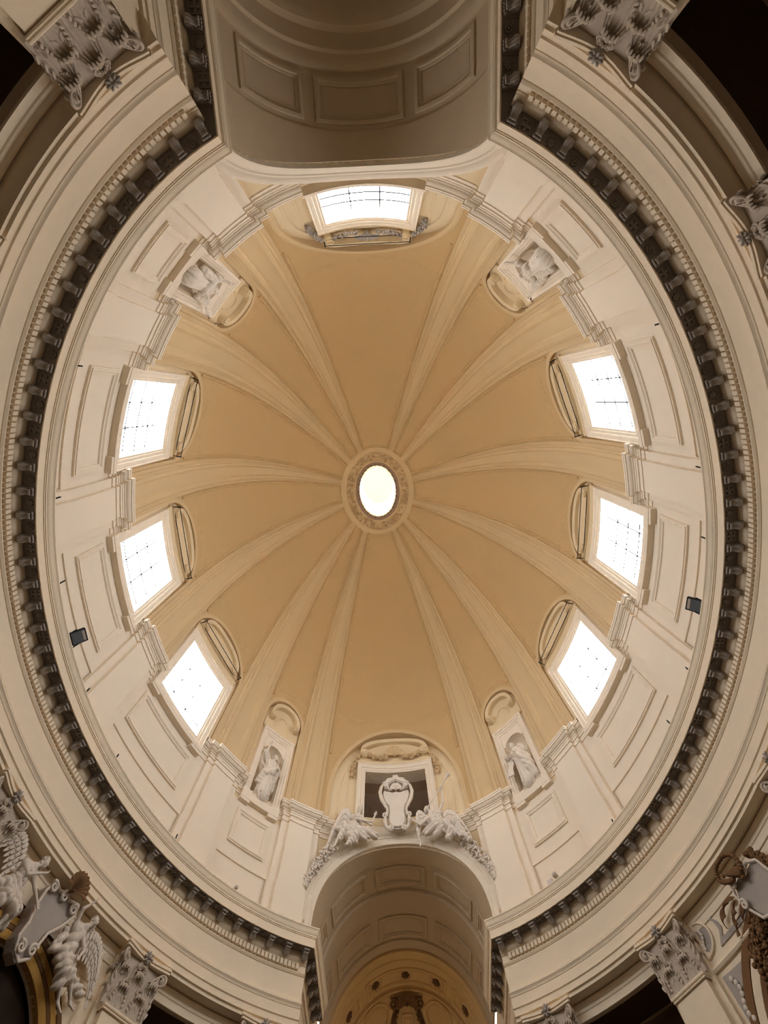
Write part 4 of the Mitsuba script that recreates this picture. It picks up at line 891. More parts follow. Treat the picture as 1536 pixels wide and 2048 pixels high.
cloak = [(c_((.12, -.08, 1.42)), c_((.0, -.16, 1.20)), .07 * k, .09 * k), (c_((-.18, -.14, 1.24)), c_((.14, -.20, .92)), .10 * k, .11 * k), (J4['ell'], c_((-.36, -.06, .9)), .11 * k, .09 * k), (c_((-.22, -.1, .9)), c_((-.28, -.02, .35)), .11 * k, .13 * k)]
key, F4 = build_statue('saint_statue', 306.1, STAT_L[306.1], J4, k, (.35, -.75, .35), dict(seed=4, beard=True), (skirt, [fold_phase(13, o[0], o[1] + .1, 21), fold_phase(0, 0, 0, 25, (22, 0, 7))], [.045, .018]), (cloak, [fold_phase(0, 0, 0, 22, (14, 0, 28)), fold_phase(0, 0, 0, 29, (26, 0, -8))], [.045, .02]), hands=((.8, -.5, 0), (0, -1, 0)))
kst = thing('stone_staff', 'slender staff held up by the saint in the upper right niche', 'staff')
a_, b_ = np.array(c_((.06, -.36, .78))), np.array(c_((-.56, -.30, 1.86)))
obj('pole', xf(tube(np.linspace(a_, b_, 6), .022, 8), F4), STATUE, kst, True)
obj('spear_tip', xf(hull(np.vstack([tube(np.stack([b_, b_ + (b_ - a_) * .05]), .035, 6).vertices, [b_ + (b_ - a_) * .16]])), F4), IRON, kst)
# raised letters on the plinths of the two lower niches
for c, txt, off in ((126.1, 'S·STEFANI', -.10), (53.9, 'S·FILIPVS', .06)):
    x = -.44 + off
    sl = thing('plinth_inscription', f'raised stucco lettering at the feet of the saint {"left" if c > 90 else "right"} of the coat of arms', 'inscription')
    for ch in txt:
        if ch == '·': m = blob((.02, .06, .01), (.02, .02, .012)); w = .04
        else: m = meshkit.text_mesh(ch, .13, .03, True); w = m.bounds[1, 0]
        m.apply_translation([x, 0, 0]); x += w + .025; v = np.array(m.vertices)
        s_ = S_of(c) - v[:, 0]; mm = mk(wp(np.stack([s_, v[:, 1] + NZ0 - .10, v[:, 2] + .20], -1)), m.faces); obj('letter', mm, WALL, sl, False)
# ------------------------------------------------- angels and the coat of arms over the choir arch
def wing(root, tip, bend, width, n=9, rows=3, k=1.):
    """feathers fanned along a bent arm; returns one mesh"""
    ms = []; root, tip, bend = (np.array(v, float) for v in (root, tip, bend))
    arm = [root * (1 - t) ** 2 + bend * 2 * t * (1 - t) + tip * t * t for t in np.linspace(0, 1, n)]
    ms.append(tube(np.array(arm), np.linspace(.09, .04, n) * k, 8)); dn = unit((root + tip) / 2 - bend + np.array([0, .0, -.25]))
    for r in range(rows):
        for i in range(n):
            t = (i + .5 * (r % 2)) / n; p = arm[min(i, n - 1)]; dr_ = unit(dn * (1 - .5 * t) + unit(tip - bend) * (.3 + .9 * t)); L = width * (.45 + .30 * r) * (.8 + .3 * t)
            q = p + dr_ * L * .5 + np.array([0, -.03 * (rows - r) * k, 0]); e2 = unit(np.cross(dr_, [0, 1, .0])); M = np.eye(4); M[:3, 0], M[:3, 1], M[:3, 2] = e2, np.cross(dr_, e2), dr_
            ms.append(blob(q, (.055 * k, .02 * k, L * .52), 1, M))
    return cat_m(ms)
ANG = wrapper(90, .55)
ka = 1.22
def relief_figure(name, lab, F, J, k, face, robes, wings, hands, seed, cat='statue', group=None, up=(0, 0, 1), feet=True):
    key = thing(name, lab, cat, group)
    obj('body', F(figure(J, k, face, up, hands=hands, feet=feet).mesh()), STATUE, key, True)
    obj('hair', F(hair_mesh(J, k, face, up, long=True, seed=seed)), STATUE, key, True)
    for cones, ph, amp in robes:
        f = robe_field(J, k, cones)
        for p_, a_ in zip(ph, amp): f.folds(p_, a_)
        obj('drapery', F(f.mesh(2)), STATUE, key, True)
    for w_ in wings: obj('wing', F(wing(*w_, k=k)), STATUE, key, 50)
    return key
JL = {q: np.array(v, float) for q, v in dict(pelvis=(-2.18, .0, 4.18), chest=(-2.0, -.08, 4.78), neck=(-1.92, -.12, 5.05), head=(-1.86, -.18, 5.30), shl=(-2.24, -.10, 4.92), ell=(-1.95, -.38, 4.62), hal=(-1.45, -.42, 4.52), shr=(-1.72, -.05, 4.92), elr=(-1.30, -.15, 4.62), har=(-1.12, -.22, 5.02),
      hil=(-2.28, -.05, 4.10), knl=(-2.72, -.36, 4.02), anl=(-3.02, -.28, 3.28), anl_toe=(-3.16, -.36, 3.08), hir=(-2.08, -.06, 4.05), knr=(-2.05, -.42, 3.86), anr=(-2.42, -.34, 3.42), anr_toe=(-2.55, -.44, 3.30)).items()}
robL = [([((-2.0, -.08, 4.80), (-2.15, -.02, 4.2), .23, .27), ((-2.2, -.08, 4.15), (-2.62, -.32, 4.04), .25, .20), ((-2.1, -.1, 4.1), (-2.02, -.36, 3.86), .21, .17), ((-2.62, -.32, 4.0), (-2.78, -.28, 3.66), .15, .13), ((-2.05, -.36, 3.85), (-2.3, -.3, 3.52), .16, .15)], [fold_phase(0, 0, 0, 31, (20, 0, 30)), fold_phase(0, 0, 0, 32, (34, 0, -14))], [.05, .03]),
        ([((-2.3, -.05, 4.9), (-2.05, -.3, 4.72), .12, .13), ((-1.95, -.25, 4.1), (-1.45, -.25, 4.15), .22, .18), ((-1.6, -.25, 4.1), (-1.1, -.2, 4.05), .16, .14), ((-1.9, -.3, 3.98), (-1.6, -.28, 3.84), .19, .13), ((-2.4, -.3, 3.85), (-2.05, -.3, 3.62), .18, .13), ((-2.5, -.1, 4.2), (-3.1, -.05, 4.2), .18, .08)], [fold_phase(0, 0, 0, 33, (14, 0, 34)), fold_phase(0, 0, 0, 34, (30, 0, 12))], [.06, .03])]
AG = 'marble-like angels over the choir arch'
relief_figure('angel_statue', 'white stucco angel with both hands at the shield, left of the coat of arms', ANG, JL, ka, (.25, -.9, .05), robL, [((-2.25, .05, 4.85), (-3.1, .05, 4.15), (-2.55, .05, 6.1), .85, 13, 4)], ((0, -.3, 1), (0, -1, 0)), 41, group=AG)
JR = {q: np.array(v, float) for q, v in dict(pelvis=(2.2, .0, 4.22), chest=(1.86, -.08, 4.78), neck=(1.68, -.12, 5.0), head=(1.52, -.18, 5.18), shl=(1.58, -.14, 4.80), ell=(1.12, -.35, 4.35), hal=(.78, -.36, 4.62), shr=(2.08, -.04, 5.02), elr=(2.36, -.12, 5.38), har=(2.42, -.24, 5.85),
      hil=(2.1, -.08, 4.12), knl=(2.45, -.42, 4.05), anl=(2.95, -.34, 3.42), anl_toe=(3.15, -.40, 3.30), hir=(2.35, -.02, 4.12), knr=(2.85, -.32, 4.10), anr=(3.22, -.20, 3.50), anr_toe=(3.40, -.26, 3.38)).items()}
robR = [([((1.88, -.08, 4.80), (2.15, -.02, 4.25), .22, .29), ((2.15, -.1, 4.18), (2.42, -.36, 4.06), .26, .22), ((2.3, -.06, 4.18), (2.78, -.28, 4.1), .26, .21), ((2.42, -.36, 4.02), (2.75, -.3, 3.62), .17, .16), ((2.8, -.28, 4.05), (3.1, -.18, 3.66), .16, .14)], [fold_phase(0, 0, 0, 35, (-20, 0, 30)), fold_phase(0, 0, 0, 36, (34, 0, 14))], [.05, .03]),
        ([((2.1, -.05, 4.9), (1.75, -.3, 4.5), .12, .12), ((1.9, -.3, 4.2), (1.35, -.25, 4.02), .20, .14), ((2.2, -.32, 3.95), (1.85, -.3, 3.76), .20, .14), ((2.6, -.3, 3.75), (2.4, -.28, 3.5), .20, .14), ((2.95, -.2, 3.6), (3.3, -.15, 3.25), .19, .11), ((2.5, -.05, 4.5), (3.0, .0, 4.15), .12, .10)], [fold_phase(0, 0, 0, 37, (-14, 0, 34)), fold_phase(0, 0, 0, 38, (30, 0, -12))], [.06, .03])]
relief_figure('angel_statue', 'white stucco angel blowing a long trumpet, right of the coat of arms', ANG, JR, ka, (.35, -.62, .55), robR, [((1.6, -.05, 4.6), (.95, -.12, 4.35), (.9, -.08, 5.9), .60, 10, 4), ((2.3, .05, 4.9), (3.2, .05, 4.0), (2.7, .05, 5.3), .65, 11, 3)], ((0, -.3, 1), (0, -1, 0)), 42, group=AG)
kt = thing('stone_trumpet', 'long thin trumpet raised by the right-hand angel beside the coat of arms', 'trumpet')
a_, b_ = JR['head'] + np.array([.08, -.12, .0]), np.array([2.96, -.32, 6.62])
tt_ = np.linspace(0, 1, 14); obj('tube', ANG(tube(a_ + (b_ - a_) * tt_[:, None], np.r_[np.full(11, .028), .04, .075, .13], 12, cap=False)), STATUE, kt, 60)
# shield
arms = thing('coat_of_arms', 'large stucco coat of arms with scrolled frame and shell over the choir arch', 'coat of arms')
half = [(0, 4.42), (.22, 4.46), (.40, 4.62), (.46, 4.95), (.40, 5.25), (.42, 5.52), (.62, 5.80), (.72, 6.15), (.66, 6.45), (.40, 6.42), (.2, 6.36), (0, 6.40)]
sh = Polygon(half + [(-x, z) for x, z in half[::-1]]).buffer(.05).buffer(-.05)
def relief(poly, d0, d1, F, bev=.03):
    """plate bulging to the viewer: d0 back, d1 front (negative = nearer)"""
    ms = []
    for g in getattr(poly, 'geoms', [poly]):
        for b_, (u0, u1) in ((0, (d0, d1 + bev)), (-bev, (d1 + bev, d1))):
            for q in getattr(g.buffer(b_), 'geoms', [g.buffer(b_)]):
                if q.is_empty: continue
                m = trimesh.creation.extrude_polygon(q, abs(u1 - u0) + .002, engine='earcut'); v = m.vertices; ms.append(mk(np.c_[v[:, 0], max(u0, u1) - v[:, 2], v[:, 1]], m.faces))
    return F(cat_m(ms))
SF = wrapper(90, .42)
obj('shield', relief(sh, .2, -.06, SF, .05), STATUE, arms, 30)
zz_ = []
for i, x in enumerate(np.linspace(-.50, .50, 13)): zz_.append((x, 5.60 - .42 * (x + .5) + (.10 if i % 2 else -.06)))
lowp = Polygon(zz_ + [(.6, 4.3), (-.6, 4.3)]).buffer(0).intersection(sh.buffer(-.06))
obj('zigzag_field', relief(lowp, .0, -.10, SF, .01), STATUE, arms, 30)
fr = []
for s in (-1, 1):
    up_ = np.array([(s * x, -.06, z) for x, z in [(.48, 5.40), (.60, 5.62), (.78, 5.95), (.85, 6.3), (.78, 6.62), (.66, 6.80)]]); c = np.array([s * .56, -.12, 6.72]); sp_ = spiral(c, .14, 1.4, [s, 0, 0], [0, 0, 1], -s if False else 1, 22, 60)
    fr.append(tube(up_, [.06, .08, .10, .10, .08, .06], 8)); fr.append(tube(spiral(c, .15, 1.5, [s, 0, 0], [0, 0, 1], 1, 26, 20), np.linspace(.06, .03, 26), 8))
    lo_ = np.array([(s * x, -.06, z) for x, z in [(.48, 5.40), (.50, 5.2), (.58, 5.0), (.62, 4.8), (.56, 4.55), (.40, 4.36), (.24, 4.34)]]); fr.append(tube(lo_, [.06, .07, .08, .09, .09, .08, .06], 8))
    fr.append(tube(spiral(np.array([s * .62, -.12, 5.02]), .13, 1.4, [s, 0, 0], [0, 0, 1], -1, 24, 200), np.linspace(.05, .025, 24), 7)); fr.append(tube(spiral(np.array([s * .30, -.12, 4.40]), .12, 1.4, [-s, 0, 0], [0, 0, 1], -1, 24, 200), np.linspace(.05, .025, 24), 7))
    fr.append(tube(np.array([(s * x, -.10, z) for x, z in [(.62, 6.72), (.44, 6.62), (.34, 6.44), (.20, 6.42)]]), [.06, .07, .06, .04], 8))
obj('scroll_frame', SF(cat_m(fr)), STATUE, arms, 60)
top = Polygon([(-.60, 6.55), (-.62, 6.9), (-.44, 7.14), (-.16, 7.2), (-.14, 7.34), (.14, 7.34), (.16, 7.2), (.44, 7.14), (.62, 6.9), (.60, 6.55), (.42, 6.5), (.36, 6.80), (0, 6.98), (-.36, 6.80), (-.42, 6.5)])
obj('crest', relief(top, .2, -.14, SF, .05), STATUE, arms, 30)
def shell_mesh(c, r, n=11, F=None, depth=.14, a0=-105, a1=105):
    ms = []; rows = []
    th = np.radians(np.linspace(a0, a1, n * 6 + 1)); cor = np.abs(np.sin((th - th[0]) / (th[-1] - th[0]) * n * PI))
    for f in np.linspace(.06, 1, 10):
        rr = r * f * (1 + .06 * cor * (f > .9)); rows.append(np.c_[c[0] + rr * np.sin(th), c[1] - depth * math.sin(f * PI * .62) - .05 * r * cor * f * 1.6, c[2] + rr * np.cos(th)])
    m = cat_m([grid(np.array(rows)), blob((c[0], c[1] - .04, c[2] - .02 * r), (.16 * r, .10, .12 * r))]); return m if F is None else F(m)
obj('shell', shell_mesh((0, -.06, 6.44), .30, 9, SF), STATUE, arms, 40)
# garlands: leaves, flowers and fruit
def garland(pts, rad, n, seed, F, size=.05):
    g = np.random.default_rng(seed); p = np.array(pts, float); s = np.r_[0, np.cumsum(np.linalg.norm(np.diff(p, axis=0), axis=1))]; rad = np.interp(np.linspace(0, 1, 30), np.linspace(0, 1, len(np.atleast_1d(rad))), np.atleast_1d(rad)); ms = []
    for q in range(n):
        t = g.uniform(); c = np.array([np.interp(t * s[-1], s, p[:, i]) for i in range(3)]); r = np.interp(t, np.linspace(0, 1, 30), rad); v = g.normal(size=3); v = unit(v) * r * g.uniform(.3, 1) ** .6; v[1] = -abs(v[1]) * .7
        z = size * g.uniform(.6, 1.3)
        if g.uniform() < .5: ms.append(blob(c + v, (z, z, z), 1))
        else: ms.append(blob(c + v, (z * .55, z * .35, z * 1.6), 1, trimesh.transformations.euler_matrix(*g.uniform(0, 6, 3))))
    return F(cat_m(ms))
AF = wrapper(90, .72)
ca = lambda r, a: (r * math.cos(math.radians(a)), 0, ARCH_Z + r * math.sin(math.radians(a)))
for s, nm in ((-1, 'left'), (1, 'right')):
    pts = [(s * ca(4.10, a)[0], -.04, ca(4.14, a)[2]) for a in np.linspace(14, 46, 8)]
    kg = thing('flower_garland', f'stucco garland of flowers along the {nm} haunch of the choir arch', 'garland'); labels[kg]['kind'] = 'stuff'
    scene[kg] = mikit.ply(garland(pts, [.08, .22, .26, .24], 330, 50 + s, AF, .055), STATUE, smooth=45)
for c, mt in ((90, RIB), (270, GREY)):
    W_ = wrapper(c, .84); wh = 'above the coat of arms' if c == 90 else 'above the entrance window'
    kx = thing('scallop_shell', f'stucco scallop shell on the pediment {wh}', 'shell'); scene[kx] = mikit.ply(shell_mesh((0, -.10, 9.05), .52, 11, W_, .16), mt, smooth=40)
    for s, nm in ((-1, 'left'), (1, 'right')):
        kx = thing('hanging_garland', f'stucco flower drop hanging on the {nm} of the frame {wh}', 'garland'); labels[kx]['kind'] = 'stuff'
        off = .30 if abs(s) else 0
        pts = [(s * 1.98, -.10, 9.0), (s * 2.16, -.04, 8.6), (s * 2.30, .02, 8.1), (s * 2.33, .04, 7.55)]
        scene[kx] = mikit.ply(garland(pts, [.10, .12, .15, .17], 130, 60 + s + c, W_, .05), mt, smooth=45)
        kx = thing('festoon', f'stucco festoon on the {nm} half of the pediment {wh}', 'garland'); labels[kx]['kind'] = 'stuff'
        pts = [(s * 1.80, -.16, 9.25), (s * 1.35, -.14, 8.98), (s * .95, -.14, 8.86), (s * .45, -.14, 8.92)]
        scene[kx] = mikit.ply(garland(pts, [.10, .15, .18, .13], 190, 70 + s + c, W_, .045), mt, smooth=45)
# ------------------------------------------------- apse
sp_m = lambda m_pts, a, e, ms: None
def on_conch(m, a, e, spin=0):
    """local (x right, y depth, z up) set on the conch at (azimuth, meridian)"""
    M = np.eye(4); P0 = sp(np.array([a, e, 0.])); ex = unit(sp(np.array([a + .5, e, 0.])) - P0); ez = unit(sp(np.array([a, e - .5, 0.])) - P0); M[:3, 0], M[:3, 1], M[:3, 2], M[:3, 3] = ex, np.cross(ez, ex), ez, P0
    if (M[:3, 1] @ (P0 - np.array([0, AY + .5, AZ + .2 + ZL]))) < 0: M[:3, 1] *= -1
    return xf(m, M)
def ring(r, w, y0=0., n=28):
    t = np.linspace(0, 2 * PI, n, endpoint=False); return tube(np.c_[r * np.cos(t), 0 * t + y0, r * np.sin(t)], w, 7, True)
for a in (0, -27, 27, -56, 56):
    k = put('roundel', mikit.ply(on_conch(cat_m([ring(.30, .055), ring(.22, .03)]), a, 9.5), CONCH, smooth=60), apse)
    ms = [blob((.12 * math.cos(t), -.03, .12 * math.sin(t)), (.08, .05, .05), 1, rot([0, 1, 0], -math.degrees(t))) for t in np.linspace(0, 2 * PI, 7, endpoint=False)] + [blob((0, -.06, 0), (.06, .06, .06))]
    obj('rosette', on_conch(cat_m(ms + [mk(*meshkit.arrays(trimesh.creation.cylinder(.25, .01, transform=rot([1, 0, 0], 90)))[:2])]), a, 9.5), BROWN, k)
def conch_sweep(path, prof=((0, -.01), (.0, .05), (1.0, .06), (2.2, .02), (2.8, .05), (3.2, -.01)), closed=True, **kw): return sweep(path, prof, sp, closed, 4.)
for a0, a1 in ((-36, 36), (42, 70), (-70, -42)): obj('panel_moulding', conch_sweep(rect(a0, 2.2, a1, 17.5)), CONCH, apse)
obj('conch_rib', sweep(np.c_[np.linspace(-92, 92, 40), np.full(40, 20.)], [(0, -.02), (0, .12), (1.0, .14), (2.4, .08), (3.0, -.02)], sp, False, 5.), CONCH, apse)
sh_ = put('shell', mikit.ply(on_conch(shell_mesh((0, -.12, .02), .50, 13, None, .20, -100, 100), 0, 31, ), BROWN, smooth=40), apse)
for s in (-1, 1):
    obj('scroll', on_conch(tube(spiral(np.array([s * .62, -.16, .05]), .22, 1.5, [s, 0, 0], [0, 0, 1], 1, 26, 60), np.linspace(.09, .04, 26), 8), 0, 31), BROWN, apse, 60)
    kg = put('garland', mikit.ply(garland([sp(np.array([s * a, e, .08])) for a, e in ((9, 33), (15, 40), (23, 48), (34, 57))], [.10, .13, .13, .12], 150, 80 + s, lambda m: m, .05), BROWN, smooth=45), apse); labels[kg] = {'kind': 'stuff', 'label': 'dark garland running down the apse conch'}
    obj('oval_moulding', conch_sweep([(s * 33 + 15 * math.cos(t), 34 + 10.5 * math.sin(t)) for t in np.linspace(0, 2 * PI, 28, endpoint=False)]), CONCH, apse)
    obj('conch_rib', sweep(np.array([(s * a, e) for a, e in ((12, 24), (16, 32), (21, 40), (28, 50), (40, 62))]), [(-2.2, -.01), (-2., .07), (0, .09), (2., .07), (2.2, -.01)], sp, False, 3.), CONCH, apse)
obj('panel_moulding', conch_sweep([(-6, 38), (6, 38), (10, 60), (-10, 60)]), CONCH, apse)
for s, nm in ((-1, 'left'), (1, 'right')):  # made-up emitters, out of view, added to brighten the apse conch
    w = struct(f'window_{8 if s < 0 else 9}', f'added glowing panel lighting the conch, low on the {nm} side, below the picture')
    g = np.array([[((AR - .10) * math.sin(a), AY + .5 + (AR - .10) * math.cos(a), z + ZL) for z in (-4.6, -1.4)] for a in np.radians(s * np.array([42, 58, 74]))])
    m = grid(g); nn = np.cross(*(m.vertices[m.faces[0][1:]] - m.vertices[m.faces[0][0]]))
    if nn[:2] @ (m.vertices[0][:2] - [0, AY + .5]) > 0: m = mk(m.vertices, m.faces[:, ::-1])
    pn = mikit.ply(m, 'm_pane', smooth=False); pn['emitter'] = {'type': 'area', 'radiance': {'type': 'rgb', 'value': [1.0, .86, .62]}}; put('pane', pn, w)
# ------------------------------------------------- lower left: arch, cartouche and angels
CL, CR = 152.65, 27.35
sL, sR = S_of(CL), S_of(CR)
hw_ = .01
garch = thing('gilded_arch_frame', 'gold and brown arch frame round the dark chapel painting, lower left corner', 'arch frame')
gp = np.vstack([[(2.15, -9)], arc(0, -5.95, 2.15, 2.15, 0, 180, 40), [(-2.15, -9)]]) + [sL, 0]
obj('gilt_band', sweep(gp, [(0, -.1), (0, .06), (-.05, .09), (-.16, .09), (-.18, .05)], lw_, False), GOLD, garch)
obj('leaf_band', sweep(gp, [(-.18, .0), (-.19, .07), (-.27, .07), (-.28, 0)], lw_, False), BROWN, garch)
obj('gilt_band', sweep(gp, [(-.28, .0), (-.29, .06), (-.42, .06), (-.45, .0)], lw_, False), GOLD, garch)
obj('leaf_band', sweep(gp, [(-.45, .0), (-.46, .045), (-.58, .045), (-.60, 0)], lw_, False), BROWN, garch)
pa = thing('altar_painting', 'dark painting inside the gold arch, lower left corner', 'painting')
scene[pa] = mikit.ply(plate(shift(sbox(-1.93, -9, 1.93, -5.95).union(Point(0, -5.95).buffer(2.13, 32)), sL), -.35, -.30, lw_), PAINT)
WC = wrapper(CL, .72)
ctl = thing('shell_cartouche', 'grey scrolled cartouche crowned by a dark shell between two angels, lower left', 'cartouche')
outl = Polygon([(-.30, -2.62), (-.46, -2.88), (-.46, -3.25), (-.36, -3.52), (-.38, -3.82), (-.24, -4.02), (-.02, -4.10), (.18, -3.94), (.20, -3.66), (.24, -3.42), (.50, -3.08), (.66, -2.78), (.60, -2.58), (.3, -2.66), (.11, -2.60), (-.1, -2.68)]).buffer(.04).buffer(-.02)
obj('plaque', relief(outl, .35, .06, WC, .05), GREY, ctl, 30)
rim = np.array(outl.buffer(-.01).exterior.coords)[:-1]
obj('rim', WC(tube(np.c_[rim[:, 0], np.full(len(rim), .02), rim[:, 1]], .038, 7, True)), STATUE, ctl, 60)
obj('scroll', WC(cat_m([tube(spiral(np.array([x, -.03, z]), .12, 1.5, [s, 0, 0], [0, 0, 1], 1, 24, 40), np.linspace(.045, .02, 24), 7) for x, z, s in ((-.36, -2.74, -1), (.52, -2.74, 1), (.08, -2.70, 1), (-.2, -3.94, -1), (.12, -3.84, 1))])), STATUE, ctl, 60)
obj('shell', WC(shell_mesh((.10, -.10, -2.58), .36, 11, None, .22)), BROWN, ctl, 40)
kl = .92
WA = wrapper(CL, .84)
JA = {q: np.array(v, float) for q, v in dict(pelvis=(-1.30, .02, -3.42), chest=(-1.28, -.06, -2.98), neck=(-1.18, -.10, -2.78), head=(-1.02, -.15, -2.60), shl=(-1.48, -.08, -2.88), ell=(-1.30, -.26, -3.10), hal=(-.96, -.30, -2.86), shr=(-1.08, -.05, -2.86), elr=(-.84, -.20, -3.12), har=(-.55, -.22, -3.28),
      hil=(-1.40, 0, -3.48), knl=(-1.46, -.28, -3.74), anl=(-1.66, -.1, -4.12), hir=(-1.20, 0, -3.48), knr=(-1.02, -.28, -3.74), anr=(-1.10, -.12, -4.15)).items()}
rA = [([((-1.28, -.06, -3.0), (-1.3, -.02, -3.4), .16, .20), ((-1.36, -.06, -3.46), (-1.45, -.26, -3.72), .18, .15), ((-1.22, -.06, -3.46), (-1.03, -.26, -3.72), .18, .15), ((-1.42, -.24, -3.7), (-1.62, -.1, -4.05), .15, .12), ((-1.02, -.24, -3.7), (-.95, -.1, -3.95), .15, .11), ((-1.5, -.1, -3.4), (-1.85, -.02, -3.6), .14, .08)], [fold_phase(0, 0, 0, 51, (22, 0, 30)), fold_phase(0, 0, 0, 52, (34, 0, -14))], [.045, .025])]
LG = 'angels flanking the shell cartouche'
relief_figure('angel_statue', 'winged stucco angel left of the shell cartouche, lower left corner', WA, JA, kl, (.75, -.6, -.1), rA, [((-1.5, .06, -2.9), (-2.45, .04, -2.75), (-1.75, .04, -2.2), .5, 11, 4)], ((0, -.3, 1), (0, -1, .3)), 61, group=LG)
JB = {q: np.array(v, float) for q, v in dict(pelvis=(1.02, .02, -3.42), chest=(1.02, -.06, -2.98), neck=(1.14, -.10, -2.76), head=(1.28, -.15, -2.58), shl=(.84, -.08, -2.86), ell=(.72, -.22, -2.62), hal=(.84, -.30, -2.44), shr=(1.22, -.05, -2.90), elr=(1.40, -.18, -3.16), har=(1.28, -.30, -3.40),
      hil=(.92, 0, -3.48), knl=(1.10, -.28, -3.76), anl=(1.44, -.14, -4.12), anl_toe=(1.60, -.24, -4.28), hir=(1.14, 0, -3.48), knr=(1.42, -.22, -3.74), anr=(1.78, -.08, -3.96), anr_toe=(1.92, -.18, -4.08)).items()}
rB = [([((1.02, -.06, -3.0), (1.02, -.02, -3.4), .16, .20), ((.96, -.06, -3.46), (1.08, -.26, -3.74), .18, .15), ((1.12, -.06, -3.46), (1.38, -.2, -3.72), .17, .14), ((1.08, -.24, -3.72), (1.20, -.16, -3.94), .15, .12), ((.72, -.06, -3.1), (.62, -.12, -3.5), .09, .11), ((1.45, -.12, -3.7), (1.95, -.05, -3.72), .12, .10)], [fold_phase(0, 0, 0, 53, (-22, 0, 30)), fold_phase(0, 0, 0, 54, (34, 0, 14))], [.045, .025])]
relief_figure('angel_statue', 'winged stucco angel right of the shell cartouche, legs hanging beside the gold arch', WA, JB, kl, (.1, -.85, .3), rB, [((1.25, .05, -2.85), (2.12, .04, -3.15), (1.75, .04, -2.3), .5, 11, 4)], ((0, -.3, 1), (0, -1, .3)), 62, group=LG)
for x0, z0, x1, z1 in ((1.72, -3.28, 2.28, -2.72), (1.75, -4.6, 2.3, -3.62)): panel(sL, -x1, z0, -x0, z1, low, lw_, STONE, [(0, 0), (0, .03), (.05, .04), (.09, .01), (.10, -.01)])
obj('string_course', sweep([(sL - 2.5, -3.45), (sL - 1.5, -3.45)], [(-.05, 0), (-.05, .05), (0, .08), (.04, .05), (.05, 0)], lw_, False), STONE, low)
# ------------------------------------------------- lower right: horned cartouche, grey stucco fields, brown garlands
px = lambda x: sR - x
def gplate(pts, o=.025): return plate(Polygon([(px(x), z) for x, z in pts]).buffer(0), -.02, o, lw_)
gs = thing('stucco_field', 'grey patterned stucco border round the cream field beside the horned cartouche', 'stucco panel')
outer = Polygon([(-2.03, -2.66), (1.5, -2.66), (1.5, -3.3), (-2.05, -3.3), (-1.84, -3.05), (-1.86, -2.86)]); inner = Polygon([(-1.87, -2.76), (1.4, -2.76), (1.4, -3.2), (-1.86, -3.2), (-1.73, -3.04), (-1.76, -2.9)])
obj('border', plate(affinity.scale(affinity.translate(outer.difference(inner), -sR, 0), -1, 1, origin=(0, 0)).buffer(0) if False else Polygon([(px(x), z) for x, z in outer.exterior.coords]).buffer(0).difference(Polygon([(px(x), z) for x, z in inner.exterior.coords]).buffer(0)), -.02, .03, lw_), GREY, gs)
lun_ = [(-2.52, -2.58)] + [(-2.52 + .42 * math.cos(t), -2.93 + .35 * math.sin(t)) for t in np.linspace(PI / 2, -PI / 2, 16)] + [(-2.52, -3.28)]
gl = thing('stucco_field', 'grey half-round stucco lunette with a small flower spray, right of a giant capital', 'stucco panel')
obj('plaque', gplate(lun_), GREY, gl); obj('spray', wrapper(CR, 1.06)(cat_m([blob((-2.42 + .06 * math.sin(q * 5), 0, -2.75 - .38 * q), (.05, .03, .05), 1) for q in np.linspace(0, 1, 7)])), STATUE, gl)
obj('rim', sweep([(px(x), z) for x, z in lun_], [(-.02, 0), (-.02, .06), (.02, .07), (.05, .0)], lw_), STONE, gl)
gt = thing('stucco_field', 'grey triangular stucco spandrel beside the garlanded arch, lower right', 'stucco panel')
obj('plaque', gplate([(-2.50, -3.70), (-1.58, -3.75), (-2.0, -4.3), (-2.46, -5.2)]), GREY, gt); obj('spray', wrapper(CR, 1.06)(cat_m([blob((-2.28 + .08 * math.sin(q * 6), 0, -3.85 - .7 * q), (.06, .03, .06), 1) for q in np.linspace(0, 1, 8)])), STATUE, gt)
obj('string_course', sweep([(px(-.6), -3.53), (px(-2.6), -3.53)][::-1], [(-.05, 0), (-.05, .06), (0, .09), (.05, .06), (.06, 0)], lw_, False), STONE, low)
HC = wrapper(CR, .70)
hc = thing('horned_cartouche', 'grey cartouche topped by a dark head with ringed brown horns, lower right edge', 'cartouche')
op = Polygon([(-.50, -2.98), (-.58, -3.16), (-.56, -3.36), (-.46, -3.55), (-.3, -3.8), (.1, -3.9), (.45, -3.8), (.62, -3.45), (.50, -3.1), (.25, -2.98), (-.05, -3.05), (-.3, -2.94)]).buffer(.03)
obj('plaque', relief(op, .35, .05, HC, .05), GREY, hc, 30); rim = np.array(op.exterior.coords)[:-1]
obj('rim', HC(tube(np.c_[rim[:, 0], np.full(len(rim), .0), rim[:, 1]], .035, 7, True)), STATUE, hc, 60)
obj('scroll', HC(cat_m([tube(spiral(np.array([x, -.05, z]), .11, 1.5, [s, 0, 0], [0, 0, 1], 1, 24, 40), np.linspace(.04, .02, 24), 7) for x, z, s in ((.10, -2.98, 1), (-.52, -3.42, -1), (-.45, -3.0, -1))])), STATUE, hc, 60)
hp = np.array([(.11, -3.05), (.19, -2.9), (.14, -2.70), (0, -2.60), (-.14, -2.56), (-.43, -2.57), (-.58, -2.66), (-.62, -2.82), (-.46, -2.96), (-.22, -3.03)])
from scipy.interpolate import CubicSpline
ts = np.linspace(0, 1, len(hp)); cs_ = CubicSpline(ts, hp); tt_ = np.linspace(0, 1, 120); hh_ = cs_(tt_)
